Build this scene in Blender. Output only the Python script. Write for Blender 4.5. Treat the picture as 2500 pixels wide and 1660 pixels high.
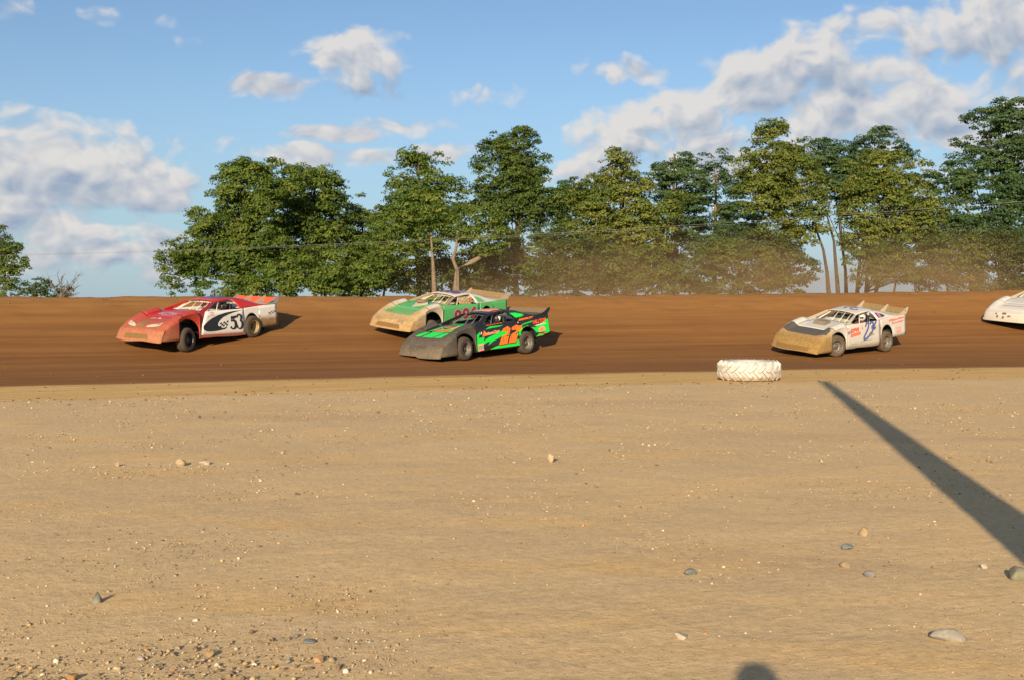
import bpy, bmesh, math, random
import numpy as np
from mathutils import Vector, Matrix
from mathutils.geometry import tessellate_polygon
R = math.radians
random.seed(7)
RNG = np.random.default_rng(11)
for o in list(bpy.data.objects): bpy.data.objects.remove(o, do_unlink=True)
scene = bpy.context.scene
COL = scene.collection

# ------------------------------------------------------------------ camera
F_PX, CAM_H = 2625.0, 1.70
PITCH = math.atan(76.0 / F_PX)
cam_data = bpy.data.cameras.new('camera')
cam_data.sensor_width = 36.0
cam_data.lens = 36.0 * F_PX / 2500.0
cam_data.clip_start = 0.05
cam_data.clip_end = 6000.0
cam = bpy.data.objects.new('camera', cam_data)
COL.objects.link(cam)
cam.location = (0, 0, CAM_H)
cam.rotation_euler = (math.pi / 2 - PITCH, 0, 0)
scene.camera = cam

# ------------------------------------------------------------------ light
SUN_EL, SUN_AZ = R(18.6), R(12.2)     # light travels away from the camera and a little to the right
LDIR = Vector((math.sin(SUN_AZ) * math.cos(SUN_EL), math.cos(SUN_AZ) * math.cos(SUN_EL), -math.sin(SUN_EL)))
sun_data = bpy.data.lights.new('sun', 'SUN')
sun_data.energy = 4.6
sun_data.angle = R(0.53)
sun_data.color = (1.0, 0.82, 0.58)
sun = bpy.data.objects.new('sun', sun_data)
COL.objects.link(sun)
sun.location = (-20, -60, 40)
sun.rotation_euler = LDIR.to_track_quat('-Z', 'Y').to_euler()

scene.view_settings.view_transform = 'Standard'
scene.view_settings.look = 'None'
scene.view_settings.gamma = 1.0
scene.view_settings.use_curve_mapping = False
scene.view_settings.exposure = 0.8
scene.cycles.max_bounces = 6
scene.cycles.diffuse_bounces = 3
scene.cycles.volume_bounces = 1
scene.cycles.transparent_max_bounces = 8

# ------------------------------------------------------------------ node helper
class NT:
    def __init__(self, tree): self.t = tree; self.n = tree.nodes; self.l = tree.links
    def new(self, typ, ins=None, **kw):
        nd = self.n.new(typ)
        for k, v in kw.items(): setattr(nd, k, v)
        if ins:
            for k, v in ins.items(): self.put(nd.inputs[k], v)
        return nd
    def put(self, sock, v):
        if isinstance(v, bpy.types.NodeSocket): self.l.new(v, sock)
        elif isinstance(v, bpy.types.Node): self.l.new(v.outputs[0], sock)
        else:
            if isinstance(v, (tuple, list)) and len(v) == 3 and sock.type == 'RGBA': v = (*v, 1)
            sock.default_value = v
    def math(self, op, a, b=None, c=None, clamp=False):
        nd = self.n.new('ShaderNodeMath'); nd.operation = op; nd.use_clamp = clamp
        for i, v in enumerate((a, b, c)):
            if v is not None: self.put(nd.inputs[i], v)
        return nd.outputs[0]
    def vmath(self, op, a, b=None, out=0):
        nd = self.n.new('ShaderNodeVectorMath'); nd.operation = op
        self.put(nd.inputs[0], a)
        if b is not None: self.put(nd.inputs[1], b)
        return nd.outputs[out]
    def mix(self, f, a, b, blend='MIX'):
        nd = self.n.new('ShaderNodeMix'); nd.data_type = 'RGBA'; nd.blend_type = blend
        self.put(nd.inputs[0], f); self.put(nd.inputs[6], a); self.put(nd.inputs[7], b)
        return nd.outputs[2]
    def ramp(self, v, lo, hi, a=0.0, b=1.0, smooth=True):
        nd = self.n.new('ShaderNodeMapRange')
        nd.interpolation_type = 'SMOOTHSTEP' if smooth else 'LINEAR'
        nd.clamp = True
        for i, x in enumerate((v, lo, hi, a, b)): self.put(nd.inputs[i], x)
        return nd.outputs[0]
    def noise(self, vec, scale, detail=4, rough=0.5, dist=0.0, out=0):
        nd = self.n.new('ShaderNodeTexNoise')
        if vec is not None: self.put(nd.inputs['Vector'], vec)
        self.put(nd.inputs['Scale'], scale); self.put(nd.inputs['Detail'], detail)
        self.put(nd.inputs['Roughness'], rough); self.put(nd.inputs['Distortion'], dist)
        return nd.outputs[out]

# ------------------------------------------------------------------ world: sky with cumulus clouds
def make_world():
    w = bpy.data.worlds.new('World'); scene.world = w; w.use_nodes = True
    g = NT(w.node_tree); g.n.clear()
    out = g.new('ShaderNodeOutputWorld'); bg = g.new('ShaderNodeBackground')
    g.l.new(bg.outputs[0], out.inputs[0])
    sky = g.new('ShaderNodeTexSky', sky_type='NISHITA')
    sky.sun_disc = False; sky.sun_elevation = SUN_EL
    sky.sun_rotation = math.pi + SUN_AZ
    sky.altitude = 200; sky.air_density = 1.0; sky.dust_density = 0.6; sky.ozone_density = 1.6
    # clouds are laid out over the whole dome by compass direction and elevation
    tc = g.new('ShaderNodeTexCoord')
    sep = g.new('ShaderNodeSeparateXYZ', {0: tc.outputs['Generated']})
    az = g.math('ARCTAN2', sep.outputs[0], sep.outputs[1])
    el = g.math('ARCSINE', sep.outputs[2])
    pos = g.new('ShaderNodeCombineXYZ', {0: az, 1: el}).outputs[0]
    # (azimuth px, height px, half width, half height, weight) as seen from the stand, in photograph pixels
    blobs = [(130,400,210,90,1.15),(330,440,160,72,1.1),(60,500,190,75,1.05),(60,315,110,42,.72),(170,562,200,42,.85),(20,420,140,110,1.0),
             (230,625,200,48,.85),(420,630,100,62,.9),(470,360,120,32,.52),(235,30,70,28,.46),(40,12,70,24,.44),(385,60,45,14,.36),(450,178,60,22,.34),(1330,250,40,26,.40),(1060,50,70,14,.32),(1690,188,40,22,.34),(490,105,50,14,.3),
             (660,203,95,32,.9),(870,140,125,55,1.),(900,200,120,48,.72),(890,75,44,22,.45),
             (830,335,110,30,.85),(980,308,110,28,.8),(800,392,165,30,.85),(1080,375,80,22,.8),(1170,235,110,42,.52),
             (1540,170,120,34,.68),(1560,268,100,36,.85),
             (1500,345,110,75,1.),(1680,290,150,70,1.),(1860,220,160,85,1.05),(1990,150,110,80,1.05),
             (2280,80,230,75,.85),(2430,60,130,85,1.),(2150,280,330,120,1.),(1750,390,300,90,.92),(2420,330,170,110,.85),(1395,415,75,40,.8)]
    heavy = [i for i, b in enumerate(blobs) if b[2] * b[3] > 6500]
    P = pos
    wv = g.noise(P, 11.0, 3, .5, out=1)
    Pw = g.vmath('ADD', P, g.vmath('MULTIPLY', g.vmath('SUBTRACT', wv, (.5, .5, .5)), (.050, .036, 0)))
    def vmad(v, m, a):
        nd = g.n.new('ShaderNodeVectorMath'); nd.operation = 'MULTIPLY_ADD'
        g.put(nd.inputs[0], v); nd.inputs[1].default_value = m; nd.inputs[2].default_value = a
        return nd.outputs[0]
    def field(sel, du=0.0, dv=0.0):
        acc = None
        for i in sel:
            bx, by, rx, ry, wt = blobs[i]
            a = math.atan((bx - 1250) / F_PX); e = math.atan((754 - by) / F_PX * math.cos(a))
            kx, ky = F_PX / rx / 1.55, F_PX / ry / 1.55
            d = vmad(Pw, (kx, ky, 0), ((du - a) * kx, (dv - e) * ky, 0))
            v = g.math('MULTIPLY_ADD', g.vmath('DOT_PRODUCT', d, d, out=1), -wt, wt)
            acc = v if acc is None else g.math('MAXIMUM', acc, v)
        return acc
    acc = g.math('MAXIMUM', field(range(len(blobs))), -.25)
    # the same kind of scattered cumulus everywhere else on the dome
    far = g.math('MAXIMUM', g.ramp(g.math('ABSOLUTE', az), .46, .62), g.ramp(el, .29, .40))
    big = g.ramp(g.noise(g.vmath('MULTIPLY', P, (3.2, 5.5, 1)), 1.0, 1, .5), .46, .68, 0, .95)
    acc = g.math('MAXIMUM', acc, g.math('MULTIPLY', far, big))
    nv = g.vmath('MULTIPLY', Pw, (1.0, 1.35, 1))
    fb = g.noise(nv, 19.0, 7, .58)
    fbs = g.noise(g.vmath('ADD', nv, (-.010, .022, 0)), 19.0, 4, .58)
    def billow(vec, sc):
        nd = g.n.new('ShaderNodeTexVoronoi'); nd.voronoi_dimensions = '2D'; nd.feature = 'SMOOTH_F1'
        g.put(nd.inputs['Vector'], vec); g.put(nd.inputs['Scale'], sc); g.put(nd.inputs['Detail'], 2.0); g.put(nd.inputs['Roughness'], .5); g.put(nd.inputs['Smoothness'], .35)
        return nd.outputs['Distance']
    sh = (-.006, .012, 0)
    jit = g.vmath('ADD', nv, g.vmath('MULTIPLY', g.vmath('SUBTRACT', wv, (.5, .5, .5)), (.03, .03, 0)))
    b0 = billow(jit, 26.0); b1 = billow(g.vmath('ADD', jit, sh), 26.0)
    d0 = g.math('MULTIPLY_ADD', g.math('SUBTRACT', fb, .5), 1.15, acc)
    d0 = g.math('MULTIPLY_ADD', g.math('SUBTRACT', .42, b0), .55, d0)
    grad = g.math('SUBTRACT', g.math('MAXIMUM', field(heavy), -.3), g.math('MAXIMUM', field(heavy, -.012, .018), -.3))
    alpha = g.ramp(d0, .20, .68)
    lit = g.math('MULTIPLY_ADD', g.math('SUBTRACT', fb, fbs), 1.8, .66)
    lit = g.math('MULTIPLY_ADD', g.math('SUBTRACT', b1, b0), .8, lit)
    lit = g.math('ADD', lit, g.math('MULTIPLY', grad, .85))
    lit = g.math('SUBTRACT', lit, g.ramp(d0, .45, 1.15, 0, .28), clamp=True)
    ccol = g.mix(lit, (.250, .310, .410), (.60, .575, .55))
    skyc = g.mix(1.0, sky.outputs[0], (SKY_S * .90, SKY_S * .99, SKY_S * 1.08), 'MULTIPLY')
    lowhaze = g.ramp(el, -.02, .26, .75, 0.0)
    skyc = g.mix(lowhaze, skyc, (.185, .270, .355))
    col = g.mix(g.math('MULTIPLY', alpha, .93), skyc, g.mix(1.0, ccol, (CLOUD_S,) * 3, 'MULTIPLY'))
    g.l.new(col, bg.inputs[0]); bg.inputs[1].default_value = 1.0
    w.cycles.sampling_method = 'NONE'
SKY_S, CLOUD_S = 0.066, 0.73
make_world()

# ------------------------------------------------------------------ mesh helpers
def link(o, parent=None):
    COL.objects.link(o)
    if parent is not None: o.parent = parent
    return o
def meshobj(name, verts, faces, mat=None, parent=None, smooth=False, thick=0.0):
    me = bpy.data.meshes.new(name); me.from_pydata([tuple(v) for v in verts], [], faces); me.update()
    if mat: me.materials.append(mat)
    if smooth:
        me.polygons.foreach_set('use_smooth', [True] * len(me.polygons))
    o = bpy.data.objects.new(name, me); link(o, parent)
    if thick:
        m = o.modifiers.new('thickness', 'SOLIDIFY'); m.thickness = thick; m.offset = 0.0
    return o
def fast_mesh(name, V, Q, mat, parent=None, colors=None, smooth=False):
    """V (n,3), Q (m,k) numpy, one polygon size"""
    me = bpy.data.meshes.new(name); k = Q.shape[1]
    me.vertices.add(len(V)); me.vertices.foreach_set('co', np.ascontiguousarray(V, np.float32).ravel())
    me.loops.add(Q.size); me.loops.foreach_set('vertex_index', np.ascontiguousarray(Q, np.int32).ravel())
    me.polygons.add(len(Q)); me.polygons.foreach_set('loop_start', np.arange(0, Q.size, k, dtype=np.int32))
    me.polygons.foreach_set('loop_total', np.full(len(Q), k, np.int32))
    if smooth: me.polygons.foreach_set('use_smooth', np.ones(len(Q), bool))
    if colors is not None:
        at = me.color_attributes.new('tint', 'FLOAT_COLOR', 'POINT')
        c4 = np.ones((len(V), 4), np.float32); c4[:, :3] = colors
        at.data.foreach_set('color', c4.ravel())
    me.materials.append(mat); me.update(calc_edges=True)
    o = bpy.data.objects.new(name, me); return link(o, parent)
def tag(o, label=None, cat=None, group=None, kind=None):
    if label: o['label'] = label
    if cat: o['category'] = cat
    if group: o['group'] = group
    if kind: o['kind'] = kind
    return o
def empty(name, loc=(0, 0, 0), rot=None):
    o = bpy.data.objects.new(name, None); o.empty_display_size = .2; link(o); o.location = loc
    if rot is not None: o.rotation_euler = rot
    return o
class MB:
    def __init__(self): self.v = []; self.f = []
    def add(self, vs, fs):
        b = len(self.v); self.v += [tuple(x) for x in vs]; self.f += [tuple(i + b for i in f) for f in fs]; return self
    def grid(self, rows, flip=False):
        n = len(rows[0]); vs = [p for r in rows for p in r]; fs = []
        for i in range(len(rows) - 1):
            for j in range(n - 1):
                q = (i * n + j, i * n + j + 1, (i + 1) * n + j + 1, (i + 1) * n + j)
                fs.append(q[::-1] if flip else q)
        return self.add(vs, fs)
    def box(self, a, b):
        x0, y0, z0 = a; x1, y1, z1 = b
        vs = [(x0,y0,z0),(x1,y0,z0),(x1,y1,z0),(x0,y1,z0),(x0,y0,z1),(x1,y0,z1),(x1,y1,z1),(x0,y1,z1)]
        return self.add(vs, [(3,2,1,0),(4,5,6,7),(0,1,5,4),(1,2,6,5),(2,3,7,6),(3,0,4,7)])
    def tube(self, pts, rad, n=8, cap=True):
        pts = [Vector(p) for p in pts]
        if not isinstance(rad, (list, tuple)): rad = [rad] * len(pts)
        vs = []; up = Vector((0, 0, 1))
        for i, p in enumerate(pts):
            d = (pts[min(i + 1, len(pts) - 1)] - pts[max(i - 1, 0)]).normalized()
            ref = up if abs(d.z) < .9 else Vector((1, 0, 0))
            a = d.cross(ref).normalized(); b = d.cross(a).normalized()
            for k in range(n):
                t = 2 * math.pi * k / n
                vs.append(p + (a * math.cos(t) + b * math.sin(t)) * rad[i])
        fs = []
        for i in range(len(pts) - 1):
            for k in range(n):
                fs.append((i*n+k, i*n+(k+1)%n, (i+1)*n+(k+1)%n, (i+1)*n+k))
        if cap: fs += [tuple(range(n))[::-1], tuple((len(pts)-1)*n + k for k in range(n))]
        return self.add(vs, fs)
    def lathe(self, prof, n=32, axis='y', c=(0, 0, 0), close=False):
        vs = []; m = len(prof)
        for k in range(n):
            t = 2 * math.pi * k / n; ct, st = math.cos(t), math.sin(t)
            for (r, h) in prof:
                if axis == 'y': p = (c[0] + r * ct, c[1] + h, c[2] + r * st)
                elif axis == 'z': p = (c[0] + r * ct, c[1] + r * st, c[2] + h)
                else: p = (c[0] + h, c[1] + r * ct, c[2] + r * st)
                vs.append(p)
        fs = []
        for k in range(n):
            k2 = (k + 1) % n
            for i in range(m - 1 + (1 if close else 0)):
                j = (i + 1) % m
                fs.append((k*m+i, k2*m+i, k2*m+j, k*m+j))
        return self.add(vs, fs)
    def prism(self, poly, fn0, fn1):
        n = len(poly); vs = [fn0(p) for p in poly] + [fn1(p) for p in poly]
        fs = [tuple(range(n)), tuple(range(2*n-1, n-1, -1))] + [(i, i+n, (i+1) % n + n, (i+1) % n) for i in range(n)]
        return self.add(vs, fs)
    def build(self, name, mat, parent=None, smooth=False, thick=0.0):
        return meshobj(name, self.v, self.f, mat, parent, smooth, thick)

def ray(px, py):
    a = (px - 1250) / F_PX; b = -(py - 830) / F_PX
    return Vector((a, math.cos(PITCH) + b * math.sin(PITCH), b * math.cos(PITCH) - math.sin(PITCH)))
def at_depth(px, py, D):
    d = ray(px, py); return Vector((0, 0, CAM_H)) + d * (D / d.y)
def on_ground(px, py, z=0.0):
    d = ray(px, py); return Vector((0, 0, CAM_H)) + d * ((z - CAM_H) / d.z)
def sstep(a, b, x):
    t = min(1, max(0, (x - a) / (b - a))); return t * t * (3 - 2 * t)

# ------------------------------------------------------------------ materials
def new_mat(name):
    m = bpy.data.materials.new(name); m.use_nodes = True
    g = NT(m.node_tree); g.n.clear()
    o = g.new('ShaderNodeOutputMaterial'); b = g.new('ShaderNodeBsdfPrincipled')
    g.l.new(b.outputs[0], o.inputs[0])
    return m, g, b, o
def plain(name, col, rough=.6, metal=0.0, var=.12, scale=20, bump=0.0):
    m, g, b, o = new_mat(name)
    tc = g.new('ShaderNodeTexCoord')
    n = g.noise(tc.outputs['Object'], scale, 5, .6)
    f = g.ramp(n, .3, .7, 1 - var, 1 + var, False)
    c = g.mix(1.0, col, g.new('ShaderNodeCombineXYZ', {0: f, 1: f, 2: f}).outputs[0], 'MULTIPLY')
    g.put(b.inputs['Base Color'], c); b.inputs['Roughness'].default_value = rough; b.inputs['Metallic'].default_value = metal
    if bump:
        bp = g.new('ShaderNodeBump', {'Height': n}); bp.inputs['Strength'].default_value = bump; bp.inputs['Distance'].default_value = .01
        g.put(b.inputs['Normal'], bp.outputs[0])
    return m
CLAY = (.25, .150, .060)
def paint(name, col, front=0.0, low=.6, allover=.10, rough=.32, dust=CLAY, x0=1.3, x1=2.3, z0=.55, z1=.22, grit=.5):
    """car paint under a film of thrown clay: heavier on the nose and low down, spattered"""
    m, g, b, o = new_mat(name)
    tc = g.new('ShaderNodeTexCoord'); P = tc.outputs['Object']
    s = g.new('ShaderNodeSeparateXYZ', {0: P})
    n1 = g.noise(P, 5.0, 6, .62); n2 = g.noise(P, 38.0, 4, .7)
    sm = g.noise(g.vmath('MULTIPLY', P, (2.0, 6.0, 14.0)), 1.6, 4, .6)
    ff = g.math('MULTIPLY', g.ramp(s.outputs[0], x0, x1), front)
    fl = g.math('MULTIPLY', g.ramp(s.outputs[2], z0, z1), low)
    base = g.math('ADD', g.math('ADD', ff, fl), allover)
    v = g.math('ADD', g.math('MULTIPLY', g.math('SUBTRACT', n1, .5), .9), g.math('MULTIPLY', g.math('SUBTRACT', sm, .5), .6))
    v = g.math('ADD', v, g.math('MULTIPLY', g.math('SUBTRACT', n2, .5), grit))
    fac = g.math('MULTIPLY', base, g.math('ADD', v, 1.0), clamp=True)
    c = g.mix(fac, col, g.mix(g.ramp(g.noise(P, 11.0, 6, .72), .36, .70), dust, (dust[0] * .70, dust[1] * .66, dust[2] * .58)))
    g.put(b.inputs['Base Color'], c)
    g.put(b.inputs['Roughness'], g.math('ADD', g.math('MULTIPLY', fac, .5), rough, clamp=True))
    b.inputs['Specular IOR Level'].default_value = .5
    bp = g.new('ShaderNodeBump', {'Height': g.noise(P, 2.2, 3, .5)}); bp.inputs['Strength'].default_value = .25; bp.inputs['Distance'].default_value = .03
    g.put(b.inputs['Normal'], bp.outputs[0])
    return m

# ------------------------------------------------------------------ terrain
def edge(x): return 27.7 + .32 * x - .0046 * x * x
CREST = 14.3
BANK = [(0,0),(3,.03),(5,.12),(7,.32),(8.2,.53),(9.6,.85),(11.5,1.36),(13.3,1.93),(14.3,2.16)]
def bank_curve(s):
    for i in range(len(BANK) - 1):
        (a, za), (b, zb) = BANK[i], BANK[i + 1]
        if s <= b:
            m0 = (zb - BANK[max(0, i-1)][1]) / (b - BANK[max(0, i-1)][0]); n = BANK[min(len(BANK)-1, i+2)]; m1 = (n[1] - za) / (n[0] - a)
            if i == 0: m0 = 0
            h = b - a; t = (s - a) / h
            return (2*t**3-3*t*t+1)*za + (t**3-2*t*t+t)*h*m0 + (-2*t**3+3*t*t)*zb + (t**3-t*t)*h*m1
    return BANK[-1][1]
def bank(s, x):
    k = 1 + .0045 * x + .00009 * x * x
    if s <= 0: return 0.0
    if s <= CREST: z = bank_curve(s)
    else:
        t = s - CREST
        z = BANK[-1][1] + .03 * math.sin(min(t, 1.0) * math.pi) - 2.9 * sstep(.5, 7.5, t)
    return z * k if z > 0 else z
def ground_z(x, y): return bank(y - edge(x), x)

def seg_dist(X, Y, pts):
    d = np.full(X.shape, 1e9)
    for (a, b) in zip(pts[:-1], pts[1:]):
        ax, ay = a; bx, by = b; L2 = (bx-ax)**2 + (by-ay)**2
        t = np.clip(((X-ax)*(bx-ax) + (Y-ay)*(by-ay)) / L2, 0, 1)
        d = np.minimum(d, np.hypot(X - ax - t*(bx-ax), Y - ay - t*(by-ay)))
    return d
def value_noise(X, Y, seed):
    r = np.random.default_rng(seed); T = r.random((257, 257))
    xi = np.floor(X).astype(int); yi = np.floor(Y).astype(int); fx = X - xi; fy = Y - yi
    fx = fx*fx*(3-2*fx); fy = fy*fy*(3-2*fy)
    g = lambda i, j: T[(xi + i) % 257, (yi + j) % 257]
    return (g(0,0)*(1-fx) + g(1,0)*fx)*(1-fy) + (g(0,1)*(1-fx) + g(1,1)*fx)*fy
def fbm(X, Y, sc, seed, oct=4):
    v = 0; a = .5
    for k in range(oct): v = v + a * (value_noise(X*sc*2**k + 91.3*k + 500, Y*sc*2**k + 37.7*k + 500, seed + k) - .5); a *= .5
    return v

def ground_material():
    m, g, b, o = new_mat('dirt')
    at = g.new('ShaderNodeAttribute', attribute_name='track')      # x = along, y = distance from the inner edge of the clay
    mk = g.new('ShaderNodeAttribute', attribute_name='mark')
    sx = g.new('ShaderNodeSeparateXYZ', {0: at.outputs['Vector']})
    tc = g.new('ShaderNodeTexCoord'); P = tc.outputs['Object']
    T = at.outputs['Vector']
    st1 = g.noise(g.vmath('MULTIPLY', T, (.06, 1.6, 1)), 1.0, 6, .62)
    st2 = g.noise(g.vmath('MULTIPLY', T, (.35, 6.0, 1)), 1.0, 5, .65)
    lump = g.noise(P, .55, 5, .6)
    fine = g.noise(P, 14.0, 6, .68)
    grit = g.noise(P, 70.0, 4, .7)
    s = g.math('ADD', sx.outputs[1], g.math('MULTIPLY', g.math('SUBTRACT', st1, .5), 1.3))
    s = g.math('ADD', s, g.math('MULTIPLY', g.math('SUBTRACT', fine, .5), .9))
    # infield: pale sand with faint yellow drifts
    sand = g.mix(g.ramp(lump, .38, .66), (.53, .378, .205), (.58, .410, .212))
    yd = g.ramp(g.noise(g.vmath('MULTIPLY', P, (.35, 1.1, 1)), 1.0, 6, .62), .50, .68)
    sand = g.mix(g.math('MULTIPLY', yd, .8), sand, (.60, .39, .165))
    dk = g.ramp(g.noise(g.vmath('MULTIPLY', P, (1.2, 2.6, 1)), 1.0, 5, .65), .56, .72)
    sand = g.mix(g.math('MULTIPLY', dk, .45), sand, (.48, .34, .18))
    sand = g.mix(g.math('MULTIPLY', g.math('MULTIPLY', mk.outputs['Fac'], g.ramp(fine, .3, .6, .4, 1.0)), .85), sand, (.60, .41, .20))
    pt = g.noise(g.vmath('MULTIPLY', P, (.16, .40, 1)), 1.0, 4, .6)
    sand = g.mix(g.ramp(pt, .52, .70), sand, (.50, .345, .185))
    sand = g.mix(g.math('MULTIPLY', g.ramp(g.noise(g.vmath('MULTIPLY', P, (.30, .9, 1)), 1.3, 6, .65), .60, .72), .5), sand, (.62, .465, .275))
    spk = g.ramp(g.noise(P, 22.0, 4, .78), .60, .66)
    sand = g.mix(g.math('MULTIPLY', spk, .65), sand, (.27, .175, .085))
    f = g.ramp(fine, .25, .75, .80, 1.18, False)
    gr = g.ramp(grit, .25, .75, .84, 1.16, False)
    ff = g.math('MULTIPLY', f, gr)
    sand = g.mix(1.0, sand, g.new('ShaderNodeCombineXYZ', {0: ff, 1: ff, 2: ff}).outputs[0], 'MULTIPLY')
    # shoulder: yellow-brown dry clay, scraped in lines
    sh = g.mix(g.ramp(st2, .35, .66), (.43, .265, .092), (.62, .405, .165))
    # racing surface: damp red-brown clay with polished streaks
    cl = g.mix(g.ramp(st1, .32, .66), (.155, .063, .0160), (.222, .098, .0255))
    cl = g.mix(g.math('MULTIPLY', g.ramp(st2, .48, .75), .5), cl, (.265, .130, .040))
    cl = g.mix(g.math('MULTIPLY', g.ramp(sx.outputs[1], 9.0, 14.0), .45), cl, (.29, .145, .042))
    cl = g.mix(g.math('MULTIPLY', g.ramp(lump, .5, .75), .25), cl, (.13, .052, .014))
    c = g.mix(g.ramp(s, -5.0, -4.2), sand, sh)
    c = g.mix(g.ramp(s, -.5, .5), c, cl)
    g.put(b.inputs['Base Color'], c)
    b.inputs['Roughness'].default_value = .92
    b.inputs['Specular IOR Level'].default_value = .2
    hgt = g.math('ADD', g.math('MULTIPLY', fine, .7), g.math('ADD', g.math('MULTIPLY', grit, .35), g.math('MULTIPLY', st2, .5)))
    bp = g.new('ShaderNodeBump', {'Height': hgt}); bp.inputs['Strength'].default_value = .55; bp.inputs['Distance'].default_value = .026
    g.put(b.inputs['Normal'], bp.outputs[0])
    return m
M_DIRT = ground_material()
def terrain_sheet(name, xs, rows_fn, nrow, mark_pts=None, rough=.012):
    xs = np.array(xs); T = np.linspace(0, 1, nrow)
    X = np.repeat(xs[None, :], nrow, 0); Y = rows_fn(X, T[:, None])
    S = Y - edge(X)
    Z = np.vectorize(bank)(S, X)
    amp = rough * np.clip((60 - np.abs(X)) / 20, 0, 1)
    Z = Z + amp * (fbm(X, Y, .8, 3) * 2.2 + fbm(X, Y, 5.0, 9, 3) * 1.1)
    Z = Z + np.where(S > 0, .05 * fbm(X * .2, S, 1.2, 21, 4), 0)
    Z = Z + np.where((S > CREST - 2) & (S < CREST + 2), .11 * fbm(X, S, 1.5, 33, 4), 0)
    V = np.stack([X, Y, Z], -1).reshape(-1, 3)
    n = len(xs); i = np.arange(nrow - 1)[:, None] * n + np.arange(n - 1)[None, :]
    Q = np.stack([i, i + 1, i + n + 1, i + n], -1).reshape(-1, 4)
    o = fast_mesh(name, V, Q, M_DIRT, smooth=True)
    a = o.data.attributes.new('track', 'FLOAT_VECTOR', 'POINT')
    a.data.foreach_set('vector', np.stack([X, S, 0 * X], -1).astype(np.float32).ravel())
    a = o.data.attributes.new('mark', 'FLOAT', 'POINT')
    mk = np.zeros(X.shape)
    if mark_pts:
        for pts, w in mark_pts:
            mk = np.maximum(mk, np.exp(-(seg_dist(X, Y, pts) / w) ** 2))
    a.data.foreach_set('value', mk.astype(np.float32).ravel())
    return tag(o, kind='structure')
def spread(lo, hi, d0, g):
    out = [0.0]; d = d0
    while out[-1] < hi: out.append(out[-1] + d); d *= g
    neg = [0.0]; d = d0
    while neg[-1] > lo: neg.append(neg[-1] - d); d *= g
    return sorted(set(neg + out))
XS = spread(-45, 60, .04, 1.0105)
def gp(px, py): p = on_ground(px, py); return (p.x, p.y)
marks = [([gp(1060,1022), gp(1130,1042), gp(1210,1065), gp(1280,1090), gp(1312,1120), gp(1280,1150), gp(1220,1165)], .22),
         ([gp(1560,1490), gp(1750,1465), gp(2000,1468), gp(2300,1450), gp(2500,1440)], .10),
         ([gp(1230,1220), gp(1500,1235), gp(1850,1170), gp(2200,1150)], .25),
         ([gp(300,1480), gp(620,1450), gp(900,1440)], .15),
         ([gp(-100,1300), gp(400,1235), gp(900,1195), gp(1300,1180), gp(1700,1195)], .13), ([gp(1500,1010), gp(1900,1040), gp(2300,1100), gp(2600,1180)], .18), ([gp(-100,1090), gp(500,1040), gp(1000,985), gp(1500,965)], .16), ([gp(900,1660), gp(1300,1600), gp(1800,1580), gp(2300,1610)], .09)]
def infield_rows(X, T):
    e = edge(X) - 4.6
    y0, y1 = 3.5, 14.0
    # dense rows close to the stand, wider ones farther off and behind
    a = np.where(T < .06, -30 + (T / .06) * (30 + y0), np.where(T < .60, y0 + ((T - .06) / .54) ** 1.35 * (y1 - y0), 0))
    k = np.clip((T - .60) / .40, 0, 1)
    yy = np.where(T < .60, a + 0 * X, y1 + k * (np.maximum(e, y1 + 1) - y1))
    return np.where((e < y1 + 1), -30 + T * (e + 30), yy)
terrain_sheet('infield', XS, infield_rows, 380, marks)
XT = spread(-45, 60, .12, 1.004)
def track_rows(X, T): return edge(X) - 4.6 + T * (4.6 + CREST + 9)
terrain_sheet('dirt_track', XT, track_rows, 260)
M_FIELD = plain('field_grass', (.075, .085, .03), .95, var=.4, scale=.3)
tag(meshobj('field', [(-3000,-3000,-.72),(3000,-3000,-.72),(3000,3000,-.72),(-3000,3000,-.72)], [(0,1,2,3)], M_FIELD), kind='structure')

# ------------------------------------------------------------------ trees
def leaf_material(name, rough=.6, transl=.42):
    m = bpy.data.materials.new(name); m.use_nodes = True
    g = NT(m.node_tree); g.n.clear()
    o = g.new('ShaderNodeOutputMaterial')
    a = g.new('ShaderNodeAttribute', attribute_name='tint')
    d = g.new('ShaderNodeBsdfPrincipled', {'Base Color': a.outputs['Color'], 'Roughness': rough})
    d.inputs['Specular IOR Level'].default_value = .25
    t = g.new('ShaderNodeBsdfTranslucent', {'Color': g.mix(1.0, a.outputs['Color'], (1.1, 1.15, .5), 'MULTIPLY')})
    mx = g.new('ShaderNodeMixShader', {0: transl, 1: d.outputs[0], 2: t.outputs[0]})
    g.l.new(mx.outputs[0], o.inputs[0])
    return m
M_LEAF = leaf_material('leaf')
M_BARK = plain('bark', (.075, .052, .034), .9, var=.35, scale=9, bump=.5)
M_DEADWOOD = plain('dead_wood', (.13, .10, .075), .9, var=.3, scale=9)
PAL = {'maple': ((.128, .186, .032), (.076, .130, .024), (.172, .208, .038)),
       'gold':  ((.162, .198, .038), (.102, .142, .027), (.208, .222, .046)),
       'blue':  ((.080, .142, .052), (.050, .100, .039), (.108, .162, .053)),
       'dark':  ((.096, .148, .030), (.056, .098, .022), (.130, .166, .033)),
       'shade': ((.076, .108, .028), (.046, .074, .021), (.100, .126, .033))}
FIELD_Z = -.72
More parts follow.
